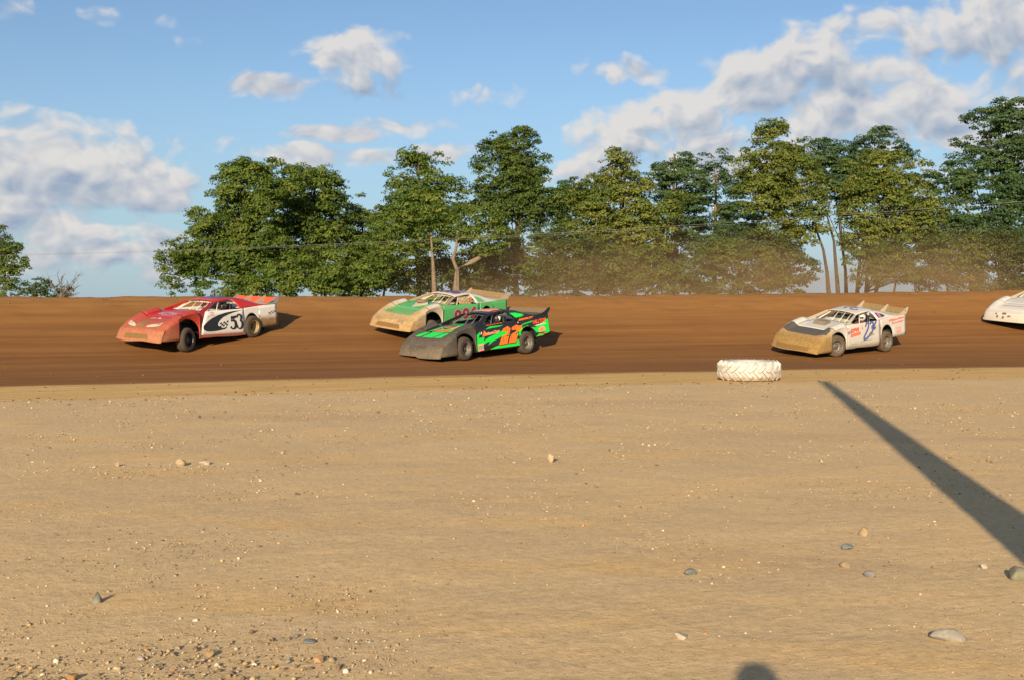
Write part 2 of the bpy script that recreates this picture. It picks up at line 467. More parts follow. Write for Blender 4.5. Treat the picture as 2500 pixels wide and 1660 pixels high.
def foliage(lobes, pal, leaf, density, flat=.0, seed=0):
    """leaf-sized faces gathered in clumps through the crown; lobes = (centre, radii)"""
    r = np.random.default_rng(seed); c0, c1, c2 = [np.array(c) for c in PAL[pal]]
    VV = []; CC = []
    for (c, rad) in lobes:
        c = np.array(c); rad = np.array(rad)
        area = (rad[0]*rad[2] + rad[0]*rad[1] + rad[1]*rad[2]) * 1.05
        nb = max(10, int(area * 3.6 * density))
        bd = r.normal(size=(nb, 3)); bd[:, 1] -= .35 * np.abs(r.normal(size=nb)); bd /= np.linalg.norm(bd, axis=1)[:, None]
        bc = c + bd * rad * np.where(r.random(nb) < .72, r.uniform(.70, .98, nb), r.uniform(.2, .7, nb))[:, None]
        br = r.uniform(.42, .95, nb) * min(1.0, rad.min() / 1.5 + .2); bh = r.random(nb)
        per = np.maximum(5, (br ** 2 * 24)).astype(int); bi = np.repeat(np.arange(nb), per); ncl = len(bi)
        d = r.normal(size=(ncl, 3)) + bd[bi] * .9 + np.array([0, 0, .45]); d /= np.linalg.norm(d, axis=1)[:, None]
        cc = bc[bi] + d * br[bi][:, None] * r.uniform(.75, 1.05, (ncl, 1)) * np.array([1.1, 1.1, .85 - flat * .25])
        cr = r.uniform(.20, .42, ncl) * min(1.0, rad.min() / 1.2 + .3)
        hue = np.clip(bh[bi] + r.normal(size=ncl) * .2, 0, 1); tone = r.uniform(.78, 1.16, ncl)
        n = np.maximum(7, (cr ** 2 * 160 * (.17 / leaf) ** 2)).astype(int)
        idx = np.repeat(np.arange(ncl), n); N = len(idx)
        ld = r.normal(size=(N, 3)); ld /= np.linalg.norm(ld, axis=1)[:, None]
        ld[:, 2] = np.abs(ld[:, 2]) * .9 - .12 * (r.random(N) < .3)
        lr = r.uniform(.45, 1.0, N) ** .6
        pos = cc[idx] + ld * (cr[idx] * lr)[:, None] * np.array([1.15, 1.1, .95 - flat * .4])
        nrm = ld * .7 + d[idx] * .55 + r.normal(size=(N, 3)) * .5 + np.array([0, 0, .25])
        nrm /= np.linalg.norm(nrm, axis=1)[:, None]
        t = np.cross(nrm, r.normal(size=(N, 3))); t /= np.linalg.norm(t, axis=1)[:, None]
        b = np.cross(nrm, t)
        s = leaf * r.uniform(.6, 1.25, N)
        a = t * (s * .62)[:, None]; bb = b * (s * .42)[:, None]
        droop = nrm * (s * -.12)[:, None]
        q = np.stack([pos - a + droop, pos - bb, pos + a + droop, pos + bb], 1)
        k = np.clip(hue[idx] + r.normal(size=N) * .14, 0, 1)[:, None]
        col = np.where(k < .5, c1 + (c0 - c1) * k * 2, c0 + (c2 - c0) * (k - .5) * 2) * (tone[idx] * r.uniform(.8, 1.2, N))[:, None]
        VV.append(q.reshape(-1, 3)); CC.append(np.repeat(col, 4, 0))
    V = np.concatenate(VV); C = np.concatenate(CC)
    return V, C, np.arange(len(V)).reshape(-1, 4)
TREE_N = [0]
def tree(name, label, D, lobes_px, pal, trunks=(), leaf=.122, density=1.0, depth=.85, group=None, base_z=None, flat=0.0, bark=None, cat='tree', limbs=True):
    TREE_N[0] += 1; sd = TREE_N[0] * 17
    r = random.Random(sd); m = D / F_PX
    L = []
    for (cx, cy, rx, ry) in lobes_px:
        p = at_depth(cx, cy, D); dy = r.uniform(-.5, .5) * min(rx, ry) * m
        L.append(((p.x, p.y + dy, p.z), (rx * m, depth * .5 * (rx + ry) * m, ry * m)))
    cx = sum(l[0][0] for l in L) / len(L)
    root = empty(name, (cx, D, FIELD_Z))
    tag(root, label, cat, group)
    off = np.array([cx, D, FIELD_Z])
    V, C, Q = foliage(L, pal, leaf, density, flat, sd)
    fast_mesh('crown', V - off, Q, M_LEAF, root, C)
    if not trunks: trunks = [[(cx / m + 1250, None)]]
    for tp in trunks:
        mb = MB()
        if tp[0][1] is None:
            x0 = (tp[0][0] - 1250) * m; top = max(l[0][2] + .5 * l[1][2] for l in L)
            pts = [Vector((x0 + .12 * math.sin(i * 1.7 + sd), D + .1 * math.cos(i * 2.1), FIELD_Z + (top - FIELD_Z) * i / 6)) for i in range(7)]
            r0 = .032 * (top - FIELD_Z) ** .75
        else:
            pts = [at_depth(px, py, D) for (px, py) in tp]
            b0 = Vector((pts[0].x, D, FIELD_Z)); pts = [b0] + pts
            r0 = .17 if len(tp) > 1 else .14
        n = len(pts); rad = [r0 * (1.0 - .72 * i / (n - 1)) for i in range(n)]; rad[0] *= 1.25
        mb.tube([p - Vector(off) for p in pts], rad, 9)
        if limbs:
            for (c, rd) in L:
                if r.random() < .75:
                    k = max(1, min(n - 2, int(n * (.35 + .4 * r.random()))))
                    a = pts[k]; e = Vector(c) + Vector((r.uniform(-.4, .4) * rd[0], 0, r.uniform(-.1, .5) * rd[2]))
                    mid = a.lerp(e, .5) + Vector((0, 0, -.12 * (e - a).length))
                    mb.tube([p - Vector(off) for p in (a, mid, e)], [rad[k] * .5, rad[k] * .33, .02], 6)
        mb.build('trunk', bark or M_BARK, root, smooth=True)
    return root

G_LOW = 'low bushy trees along the foot of the tree line'
tree('maple_tree', 'broad round maple at the open end of the tree line, skirt reaching the bank', 66,
     [(610,478,88,68),(548,560,80,75),(560,645,120,72),(470,655,66,52),(418,692,42,22),(640,560,85,85),(655,655,95,65),(585,440,50,38),(670,455,55,45)], 'maple')
tree('maple_tree', 'rounded maple crowded against the right side of the broad round maple', 69,
     [(758,480,66,66),(800,540,58,72),(785,632,100,72),(735,560,70,75),(722,455,40,42),(822,480,26,32)], 'maple')
tree('young_tree', 'small pointed tree in the dip between the maples and the twin-peaked tree', 72,
     [(884,525,28,42),(882,590,52,62),(872,672,78,50),(900,640,60,60)], 'maple')
tree('twin_peak_tree', 'twin-peaked green tree behind the forked trunk', 70,
     [(990,425,38,58),(1052,428,42,50),(1005,515,68,70),(1085,490,48,56),(962,575,50,58),(1120,550,45,46),(1040,560,70,50),(998,388,16,22)], 'maple', trunks=[[(1020, None)]])
tree('forked_tree', 'open spreading tree with a bare trunk forking low above the bank', 60,
     [(1032,520,55,34),(1000,568,62,40),(1098,542,60,32),(1142,598,50,30),(1196,556,44,34),(962,622,56,34),(1075,588,50,22),(1010,470,40,36),(1205,600,30,22)], 'maple',
     trunks=[[(1112,704),(1116,659),(1106,634),(1114,604),(1118,560)], [(1117,657),(1150,640),(1186,622),(1196,585),(1200,560)], [(1060,704),(1058,660),(1056,628),(1052,570)]],
     bark=plain('pale_bark', (.17, .125, .082), .9, var=.3, scale=9, bump=.4), density=.8, leaf=.12, limbs=False)
tree('tall_tree', 'tall dark green tree with two pointed tips beside the twin-peaked tree', 74,
     [(1213,395,42,52),(1268,380,40,58),(1250,450,66,64),(1240,520,84,56),(1300,470,36,56),(1180,470,28,28),(1350,490,40,46),(1330,545,50,45),(1205,352,14,18),(1265,335,13,20),(1290,420,36,40)], 'dark')
tree('locust_tree', 'small blue-green treetop peeking out between the dark tree and the golden cone', 82,
     [(1400,470,36,34),(1425,500,40,40),(1385,520,30,40)], 'blue', flat=.6)
tree('linden_tree', 'golden-green cone-shaped tree right of the blue-green treetop', 66,
     [(1498,425,38,50),(1470,495,60,54),(1540,485,52,54),(1440,560,62,54),(1550,575,82,62),(1620,525,44,44),(1480,615,82,54),(1500,392,16,20),(1610,580,50,45)], 'gold')
tree('locust_tree', 'blue-green feathery tree rising right behind the golden cone', 77,
     [(1645,395,42,34),(1650,445,56,42),(1690,500,62,42),(1615,430,30,26),(1640,520,60,40)], 'blue', flat=.6, density=.85)
tree('locust_tree', 'slender blue-green feathery tree with a bare orange stem showing below its tuft', 78,
     [(1745,400,32,32),(1745,452,44,38),(1790,470,32,34),(1735,560,95,42),(1800,540,50,40)], 'blue', trunks=[[(1745,600),(1747,520),(1748,480),(1745,420)]], flat=.6, density=.85,
     bark=plain('warm_bark', (.20, .115, .055), .9, var=.3, scale=9))
tree('locust_tree', 'wide blue-green tree spreading low between the two golden cones', 70,
     [(1780,600,100,40),(1700,625,105,42),(1860,610,70,36),(1640,650,80,36)], 'blue', flat=.5)
tree('linden_tree', 'tallest golden-green cone-shaped tree with a blunt double tip', 68,
     [(1885,355,46,48),(1870,425,66,54),(1930,425,56,54),(1862,488,58,44),(1930,518,72,54),(1978,470,34,52),(1900,560,62,36),(1960,560,46,36),(1867,322,17,22),(1896,318,15,22),(1825,450,28,30)], 'gold',
     trunks=[[(2023,714),(2019,665),(2010,610),(1985,540)], [(2046,714),(2041,655),(2036,590),(2020,530)]], limbs=False)
tree('locust_tree', 'blue-green flat-topped tree between the tallest golden tree and the wide one', 79,
     [(1990,385,42,42),(2050,385,42,42),(2150,355,50,34),(2100,400,54,34),(2020,455,54,52),(2200,400,30,34),(2060,450,50,45)], 'blue', trunks=[[(2066,714),(2064,660),(2056,600),(2040,480)]], flat=.6)
tree('linden_tree', 'wide golden-green tree with several slim trunks bare above the bank', 68,
     [(2130,438,58,54),(2182,428,52,48),(2250,480,48,54),(2110,520,54,54),(2200,530,74,62),(2270,560,44,44),(2150,600,72,42),(2250,612,60,36),(2120,575,54,44)], 'gold',
     trunks=[[(2093,714),(2096,660),(2110,580)], [(2115,714),(2118,650),(2140,560)], [(2139,714),(2146,640),(2170,540)]])
tree('locust_tree', 'tallest tree of the line, dark blue-green in loose layers with limbs showing', 70,
     [(2400,308,44,36),(2470,295,54,46),(2352,368,34,26),(2480,380,56,50),(2420,350,30,24),(2545,330,60,70),(2530,440,60,60),(2470,440,50,46),(2430,400,40,40),(2390,390,40,34),(2500,510,60,60)], 'blue',
     trunks=[[(2440,714),(2442,620),(2450,520),(2430,450),(2402,360)], [(2448,560),(2480,470),(2490,360)]], flat=.6, density=.95, bark=M_BARK)
tree('locust_tree', 'loose blue-green tree with gaps of sky under the tallest tree', 67,
     [(2330,430,40,38),(2392,448,54,42),(2350,515,52,42),(2430,555,70,50),(2465,480,50,46),(2370,580,60,40),(2320,480,34,34),(2330,560,50,44),(2440,610,70,40)], 'blue', trunks=[[(2372,714),(2368,600),(2366,530),(2350,460)]], flat=.5, density=.9,
     bark=plain('tan_bark', (.15, .10, .06), .9, var=.3, scale=9))
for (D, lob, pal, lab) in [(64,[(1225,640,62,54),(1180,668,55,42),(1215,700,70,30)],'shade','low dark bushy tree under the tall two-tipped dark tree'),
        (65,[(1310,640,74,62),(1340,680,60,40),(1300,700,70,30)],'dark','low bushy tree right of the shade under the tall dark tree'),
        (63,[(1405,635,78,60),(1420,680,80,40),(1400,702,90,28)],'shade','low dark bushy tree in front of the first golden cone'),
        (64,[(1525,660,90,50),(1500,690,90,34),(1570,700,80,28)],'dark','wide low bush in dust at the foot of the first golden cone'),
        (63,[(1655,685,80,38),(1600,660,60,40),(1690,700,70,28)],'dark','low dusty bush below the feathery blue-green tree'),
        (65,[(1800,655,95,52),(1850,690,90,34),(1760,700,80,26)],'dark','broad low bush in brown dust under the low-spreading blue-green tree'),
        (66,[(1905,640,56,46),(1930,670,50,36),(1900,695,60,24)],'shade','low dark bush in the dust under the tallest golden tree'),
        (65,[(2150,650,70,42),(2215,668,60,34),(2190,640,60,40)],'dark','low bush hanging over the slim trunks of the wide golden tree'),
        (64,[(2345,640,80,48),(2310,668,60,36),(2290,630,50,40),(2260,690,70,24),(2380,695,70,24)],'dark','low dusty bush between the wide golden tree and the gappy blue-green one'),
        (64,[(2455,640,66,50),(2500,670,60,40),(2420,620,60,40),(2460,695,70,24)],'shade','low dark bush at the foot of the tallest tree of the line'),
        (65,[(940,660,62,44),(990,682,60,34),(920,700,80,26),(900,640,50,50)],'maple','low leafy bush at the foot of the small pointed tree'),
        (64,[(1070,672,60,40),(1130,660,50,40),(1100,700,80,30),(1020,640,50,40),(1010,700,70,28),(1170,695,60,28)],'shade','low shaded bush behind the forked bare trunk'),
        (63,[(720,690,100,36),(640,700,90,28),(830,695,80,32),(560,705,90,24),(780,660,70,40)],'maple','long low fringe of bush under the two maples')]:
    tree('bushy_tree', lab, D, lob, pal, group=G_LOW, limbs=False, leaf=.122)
tree('roadside_tree', 'dark leafy tree standing alone beyond the far end of the bank', 84,
     [(2,606,34,34),(40,648,20,22),(4,660,36,38),(26,606,18,16),(10,705,34,22),(66,648,6,10),(-45,610,50,56)], 'maple', trunks=[[(10, None)]])
tree('shrub', 'dark rounded shrub beside the lone leafy tree', 80, [(92,708,32,18),(60,714,26,16)], 'shade', cat='shrub', limbs=False)
tree('shrub', 'small dark shrub under the dead brush', 79, [(132,715,34,18),(152,724,30,10)], 'shade', cat='shrub', limbs=False)
def dead_brush():
    root = empty('dead_brush', at_depth(150, 740, 78)); root.location.z = FIELD_Z
    tag(root, 'bare dead brush with stiff spiky twigs past the shrubs', 'brush')
    mb = MB(); r = random.Random(5); o = root.location
    for (tx, ty) in [(193,672),(182,680),(150,676),(118,680),(190,700),(165,690),(140,668),(188,716)]:
        a = at_depth(148 + r.uniform(-8, 8), 735, 78); b = at_depth(tx, ty, 78 + r.uniform(-.6, .6))
        mb.tube([a - o, a.lerp(b, .5) + Vector((r.uniform(-.1,.1),0,.1)) - o, b - o], [.05, .035, .012], 5)
        for k in range(16):
            p = a.lerp(b, r.uniform(.3, 1)); e = p + (b - a).normalized() * .25 + Vector((r.uniform(-.35,.35), r.uniform(-.3,.3), r.uniform(-.1,.3)))
            mb.tube([p - o, e - o], [.014, .006], 4)
    mb.build('twigs', M_DEADWOOD, root)
dead_brush()

# ------------------------------------------------------------------ overhead cables and their poles
M_CABLE = plain('cable', (.17, .165, .14), .7)
M_POLEWOOD = plain('pole_wood', (.17, .125, .085), .9, var=.3, scale=6, bump=.4)
PA, PB = at_depth(0, 612, 60.0), at_depth(2500, 480, 51.0)
dirv = (PB - PA); PL, PR = PA - dirv * .16, PB + dirv * .14
for i, (p, lab) in enumerate(((PL, 'wooden utility pole at the low end of the overhead cable'), (PR, 'wooden utility pole at the high end of the overhead cable'))):
    o = empty('utility_pole', (p.x, p.y + .14, FIELD_Z)); tag(o, lab, 'pole')
    h = p.z - FIELD_Z + .5
    MB().tube([(0,0,0),(0,0,h*.5),(0,0,h)], [.16,.14,.11], 12).build('pole', M_POLEWOOD, o, smooth=True)
    MB().box((-.06,-.17,p.z-FIELD_Z-.06),(.06,-.09,p.z-FIELD_Z+.06)).build('bracket', M_DEADWOOD, o)
def cable(label, dz, sag, r):
    pts = []
    for i in range(61):
        t = i / 60; p = PL.lerp(PR, t); pts.append((p.x, p.y, p.z + dz * t - sag * 4 * t * (1 - t)))
    tag(MB().tube(pts, r, 5).build('overhead_cable', M_CABLE), label, 'cable')
cable('pale overhead cable strung across the front of the trees', 0, .62, .0065)
cable('thin second cable running just under the pale overhead cable', -.09, .66, .004)

# ------------------------------------------------------------------ gravel, clods and stones
def rock_proto(sub, seed, rough=.28):
    bm = bmesh.new(); bmesh.ops.create_icosphere(bm, subdivisions=sub, radius=1)
    r = np.random.default_rng(seed); dirs = r.normal(size=(11, 3)); dirs /= np.linalg.norm(dirs, axis=1)[:, None]; cut = r.uniform(.45, .88, 11)
    V = np.array([v.co for v in bm.verts]); Fc = np.array([[v.index for v in f.verts] for f in bm.faces]); bm.free()
    for d, c in zip(dirs, cut):                     # flat facets cut off the ball
        k = V @ d; over = np.maximum(0, k - c); V = V - over[:, None] * d * .97
    V *= 1 + rough * (r.random(len(V)) - .5)[:, None] * .5
    return V, Fc
def tint_mat(name, rough=.85, bump=.3, scale=30):
    m, g, b, o = new_mat(name); a = g.new('ShaderNodeAttribute', attribute_name='tint')
    tc = g.new('ShaderNodeTexCoord'); n = g.noise(tc.outputs['Object'], scale, 5, .65)
    f = g.ramp(n, .25, .75, .75, 1.25, False)
    g.put(b.inputs['Base Color'], g.mix(1.0, a.outputs['Color'], g.new('ShaderNodeCombineXYZ', {0: f, 1: f, 2: f}).outputs[0], 'MULTIPLY'))
    b.inputs['Roughness'].default_value = rough
    bp = g.new('ShaderNodeBump', {'Height': n}); bp.inputs['Strength'].default_value = bump; bp.inputs['Distance'].default_value = .01
    g.put(b.inputs['Normal'], bp.outputs[0]); return m
M_ROCK = tint_mat('rock')
PEBBLE_COL = np.array([(.50,.42,.31),(.46,.34,.20),(.30,.20,.11),(.20,.135,.075),(.50,.32,.13),(.27,.25,.22),(.56,.50,.41),(.40,.28,.15),(.16,.12,.085),(.44,.22,.09)])
PEBBLE_P = np.array([.13,.18,.12,.15,.10,.09,.04,.10,.09,.02])
def scatter(name, X, Y, S, label, cat=None, cols=PEBBLE_COL, pr=PEBBLE_P, sink=.35, flat=(.45, .9), seed=1, zf=None):
    r = np.random.default_rng(seed); protos = [rock_proto(1, 40 + k) for k in range(8)]
    N = len(X); which = r.integers(0, 8, N); VV = []; QQ = []; CC = []; base = 0
    Z = np.array([ground_z(x, y) for x, y in zip(X, Y)]) if zf is None else zf
    for k in range(8):
        i = np.where(which == k)[0]; V, Fc = protos[k]; n = len(i)
        if n == 0: continue
        sc = np.stack([S[i] * r.uniform(.8, 1.3, n), S[i] * r.uniform(.7, 1.1, n), S[i] * r.uniform(*flat, n)], 1)
        a = r.uniform(0, 6.283, n); ca, sa = np.cos(a)[:, None], np.sin(a)[:, None]
        P = V[None] * sc[:, None]
        x = P[..., 0] * ca - P[..., 1] * sa; y = P[..., 0] * sa + P[..., 1] * ca
        W = np.stack([x + X[i][:, None], y + Y[i][:, None], P[..., 2] + (Z[i] + sc[:, 2] * (1 - sink * 2) * .5)[:, None]], -1)
        VV.append(W.reshape(-1, 3)); QQ.append((Fc[None] + (base + np.arange(n) * len(V))[:, None, None]).reshape(-1, 3)); base += n * len(V)
        c = cols[r.choice(len(cols), n, p=pr / pr.sum())] * r.uniform(.35, 1.15, (n, 1)) * .9 + np.array([.04, .03, .016]); CC.append(np.repeat(c, len(V), 0))
    o = fast_mesh(name, np.concatenate(VV), np.concatenate(QQ), M_ROCK, None, np.concatenate(CC))
    return tag(o, label, cat, kind='stuff')
def gravel_points():
    r = np.random.default_rng(5); X = []; Y = []; S = []
    # general scatter, thinning out with patches
    n = 78000
    y = 4.4 + (r.random(n) ** 1.5) * 20; x = r.uniform(-1, 1, n) * (y * .52 + .6)
    den = value_noise(x * .9 + 50, y * .9 + 50, 77) * .7 + value_noise(x * 3.1 + 50, y * 3.1 + 50, 78) * .5
    keep = (r.random(n) < np.clip((den - .43) * 1.6, .13, 1)) & (y < edge(x) - 4.4)
    x, y = x[keep], y[keep]; s = .0030 + .0050 * r.random(len(x)) ** 2.2 + .011 * r.random(len(x)) ** 14
    s *= np.clip(.85 + (y - 5) * .10, .85, 2.1)
    X.append(x); Y.append(y); S.append(s)
    # coarse bands near the stand: washed-out gravel at lower left
    for (px, py, sx, sy, k, big) in [(420,1640,190,26,900,1.5),(560,1605,150,30,600,1.35),(700,1570,120,35,420,1.25),(230,1648,60,14,260,1.6),(660,1490,70,45,280,1.1),(560,1650,160,22,500,1.6),
                                     (70,1395,90,45,260,1.1),(290,1400,90,25,230,1.1),(480,1215,120,25,220,.9),(1130,1590,110,35,240,1.0),(2080,1430,160,40,260,1.0),(2000,1530,200,25,260,1.0),(90,1560,110,30,200,1.2),(2400,1560,90,45,160,1.1),(420,1165,80,15,140,.9)]:
        qx = r.normal(px, sx * 1.9, k); qy = np.minimum(r.normal(py, sy * 1.6, k), 1740)
        for a, b in zip(qx[:int(k * .32)], qy):
            p = on_ground(a, b); X.append([p.x]); Y.append([p.y]); S.append([(.003 + .010 * r.random() ** 4) * big])
    return np.concatenate(X), np.concatenate(Y), np.concatenate(S)
gx, gy, gs = gravel_points()
scatter('gravel', gx, gy, gs, 'loose pebbles and grit strewn over the pale infield sand')
r_ = np.random.default_rng(9)
cx_ = r_.uniform(-26, 30, 900); cs_ = np.concatenate([r_.normal(-4.3, .35, 380), r_.normal(-1.6, .9, 220), r_.uniform(.5, 13, 180), r_.normal(14.2, .25, 120)])
cy_ = edge(cx_) + cs_
scatter('clay_clods', cx_, cy_, np.where(cs_ > 10, r_.uniform(.02, .06, 900), r_.uniform(.012, .04, 900)), 'crumbled clay clods along the shoulder and rim of the track',
        cols=np.array([(.13,.07,.025),(.09,.045,.014),(.19,.10,.035)]), pr=np.array([.5,.3,.2]), seed=4)

def stone(label, px, py, w, h, col, seed, yaw=0.0, depth=.8, sink=.30, proto=None):
    p = on_ground(px, py); D = p.y; m = D / F_PX
    W, Hh = w * m * .5, h * m
    V, Fc = rock_proto(3, seed, .16) if proto is None else proto
    V = V * np.array([W, W * depth, Hh * .5 / (1 - sink)])
    V[:, 2] -= V[:, 2].min(); V[:, 2] -= Hh * sink
    c, s = math.cos(yaw), math.sin(yaw)
    V = np.stack([V[:, 0] * c - V[:, 1] * s, V[:, 0] * s + V[:, 1] * c, V[:, 2]], 1)
    o = fast_mesh('stone', V, Fc, M_ROCK, None, np.repeat(np.array([col]) * .62, len(V), 0), smooth=False)
    o.location = (p.x, p.y, 0.0)
    return tag(o, label, 'stone', 'larger stones lying on the infield')
TAN, GRY, BLU, PAL_, BRN, ORG = (.46,.32,.17), (.25,.245,.20), (.20,.21,.215), (.55,.47,.36), (.24,.16,.085), (.46,.26,.11)
pyr = (np.array([(-1,-.7,-1),(.75,-.9,-1),(1,.6,-1),(-.8,.8,-1),(.28,-.05,1),(.0,.15,.9),(-.1,-.9,-.5)], float), np.array([(0,1,6),(0,6,4),(6,1,4),(1,2,4),(2,5,4),(2,3,5),(3,0,5),(0,4,5),(0,2,1),(0,3,2)]))
stone('smooth round tan stone sitting alone mid infield', 1345, 1127, 26, 21, (.56,.42,.25), 1)
stone('blocky tan stone with a long shadow', 441, 1136, 25, 17, (.50,.39,.22), 2)
stone('small round tan stone to one side of the blocky tan stone', 286, 1137, 15, 11, (.56,.42,.23), 3)
stone('low pale stone just behind the shadow of the blocky tan stone', 499, 1133, 28, 12, PAL_, 4)
stone('grey pointed stone like a little pyramid', 236, 1470, 34, 24, (.27,.26,.20), 5, proto=pyr)
stone('big olive grey stone half buried beside the pole shadow', 2486, 1412, 78, 30, (.27,.25,.165), 6)
stone('dark blue-grey egg-shaped stone alone on the sand', 1683, 1401, 38, 17, (.19,.205,.185), 7)
stone('tan knob of a stone next to the blue-grey one', 2107, 1306, 24, 19, (.48,.34,.19), 8)
stone('flat oval blue-grey stone below the tan knob', 2069, 1338, 30, 14, (.20,.22,.215), 9)
stone('long pale grey slab lying flat in the sand', 2318, 1562, 100, 26, (.38,.345,.28), 10, depth=.5, sink=.3)
stone('broken pale flat stone with an orange neighbour', 1662, 1558, 46, 17, PAL_, 11, sink=.3)
stone('buried bluish flat stone beside loose grit', 2125, 1406, 34, 13, (.27,.265,.25), 12, sink=.4)
stone('buried tan flat stone beside dark chips', 2066, 1382, 32, 12, (.40,.29,.16), 13, sink=.4)
stone('long dark slate stone in the coarse gravel', 755, 1568, 36, 11, BLU, 14)
stone('short dark slate stone just behind the long one', 724, 1552, 22, 9, (.23,.23,.215), 15)
stone('orange rounded stone in front of the slate stones', 780, 1613, 34, 14, (.55,.34,.17), 16)
stone('grey pebble next to the orange rounded stone', 702, 1615, 19, 10, (.26,.265,.24), 17)
stone('rusty brown stone at the edge of the coarse gravel', 178, 1657, 34, 14, (.40,.22,.07), 18)
stone('tan stone casting a sharp shadow in the coarse gravel', 513, 1600, 26, 14, (.42,.29,.13), 19)
stone('small brown stone behind the coarse gravel', 613, 1544, 18, 9, BRN, 20)
stone('white wedge-shaped chip on bare sand', 477, 1515, 20, 6, (.66,.58,.46), 21)
stone('pale angular stone at the foot of the coarse gravel', 343, 1610, 26, 14, (.50,.44,.35), 22)
stone('orange chip beside the broken pale flat stone', 1722, 1549, 11, 8, (.55,.26,.08), 23)
stone('tan flat lump beyond the round stone', 1267, 1004, 22, 7, (.50,.35,.17), 24)
stone('small tan lump left behind the round stone', 986, 1153, 13, 7, (.46,.31,.15), 25)
stone('pale chip by the pole shadow', 2402, 1385, 20, 11, PAL_, 26)
stone('dark chip with a flat top on open sand', 725, 1207, 16, 7, (.15,.11,.08), 27)

# ------------------------------------------------------------------ white painted tractor tyre lying flat
def tractor_tyre():
    D0 = on_ground(1829, 932).y; Rr = .755; Hh = .475
    c = Vector(((1829 - 1250) / F_PX * (D0 + Rr), D0 + Rr, 0.0))
    root = empty('tractor_tyre', c); tag(root, 'white painted tractor tyre lying flat at the edge of the track', 'tyre')
    m, g, b, o = new_mat('white_tyre_paint')
    tc = g.new('ShaderNodeTexCoord'); P = tc.outputs['Object']; s = g.new('ShaderNodeSeparateXYZ', {0: P})
    n = g.noise(P, 9, 5, .65); n2 = g.noise(P, 26, 4, .7)
    low = g.ramp(s.outputs[2], .30, .02, 0, .75)
    col = g.mix(g.math('MULTIPLY', low, g.ramp(n, .3, .75)), (.47, .445, .40), (.28, .185, .10))
    col = g.mix(g.ramp(n2, .61, .68), col, (.07, .066, .06))
    g.put(b.inputs['Base Color'], col); b.inputs['Roughness'].default_value = .6
    prof = [(.36,.035),(.40,.02),(.60,.005),(.655,.03),(.69,.10),(.705,.24),(.69,.37),(.655,.44),(.60,.47),(.42,.46),(.37,.44),(.36,.40),(.40,.25),(.36,.09)]
    MB().lathe(prof, 56, 'z', close=True).build('casing', m, root, smooth=True)
    def lug(up):
        mb = MB(); n = 7; rows = []
        for i in range(n):
            t = i / (n - 1); th = .02 + .30 * t ** .85; z = .24 + (.215 * t + .0) * (1 if up else -1) - (.012 if up else -.012)
            w = .036 + .014 * t; ro = .752 - .10 * max(0, t - .72) / .28; ri = .66
            tz = (-.62 if up else .62) * w; ring = []
            for (rr, k) in ((ri, -1.15), (ro, -.85), (ro, .85), (ri, 1.15)):
                a = th + k * w * .80 / .75
                ring.append((rr * math.cos(a), rr * math.sin(a), z + k * tz))
            rows.append(ring + [ring[0]])
        mb.grid(rows); mb.add(rows[0][:4], [(0,1,2,3)]); mb.add(rows[-1][:4], [(3,2,1,0)])
        me = bpy.data.meshes.new('tread_lug'); me.from_pydata(mb.v, [], mb.f); me.materials.append(m); me.update(); return me
    mu, ml = lug(True), lug(False); N = 21
    for k in range(N):
        for me, ph in ((mu, 0), (ml, .5)):
            o = bpy.data.objects.new('tread_lug', me); link(o, root); o.rotation_euler = (0, 0, 2 * math.pi * (k + ph) / N)
tractor_tyre()

# ------------------------------------------------------------------ people (skin-grown bodies)
def skin_body(name, joints, bones, root_joint, mat, parent, sub=2):
    names = list(joints); me = bpy.data.meshes.new(name)
    me.from_pydata([joints[n][0] for n in names], [(names.index(a), names.index(b)) for a, b in bones], [])
    me.materials.append(mat)
    o = bpy.data.objects.new(name, me); link(o, parent)
    m = o.modifiers.new('skin', 'SKIN'); m.use_smooth_shade = True
    for i, n in enumerate(names):
        r = joints[n][1]; sv = me.skin_vertices[0].data[i]
        sv.radius = r if isinstance(r, tuple) else (r, r); sv.use_root = (n == root_joint)
    s = o.modifiers.new('sub', 'SUBSURF'); s.levels = sub; s.render_levels = sub
    return o
M_SKIN = plain('skin', (.50, .30, .21), .55, var=.06)
M_HAIR = plain('dark_hair', (.035, .025, .018), .7)
M_SHIRT = plain('navy_shirt', (.04, .055, .10), .85, var=.15)
M_JEANS = plain('denim', (.06, .08, .13), .9, var=.2)
M_BLACKPL = plain('black_plastic', (.018, .018, .018), .45)
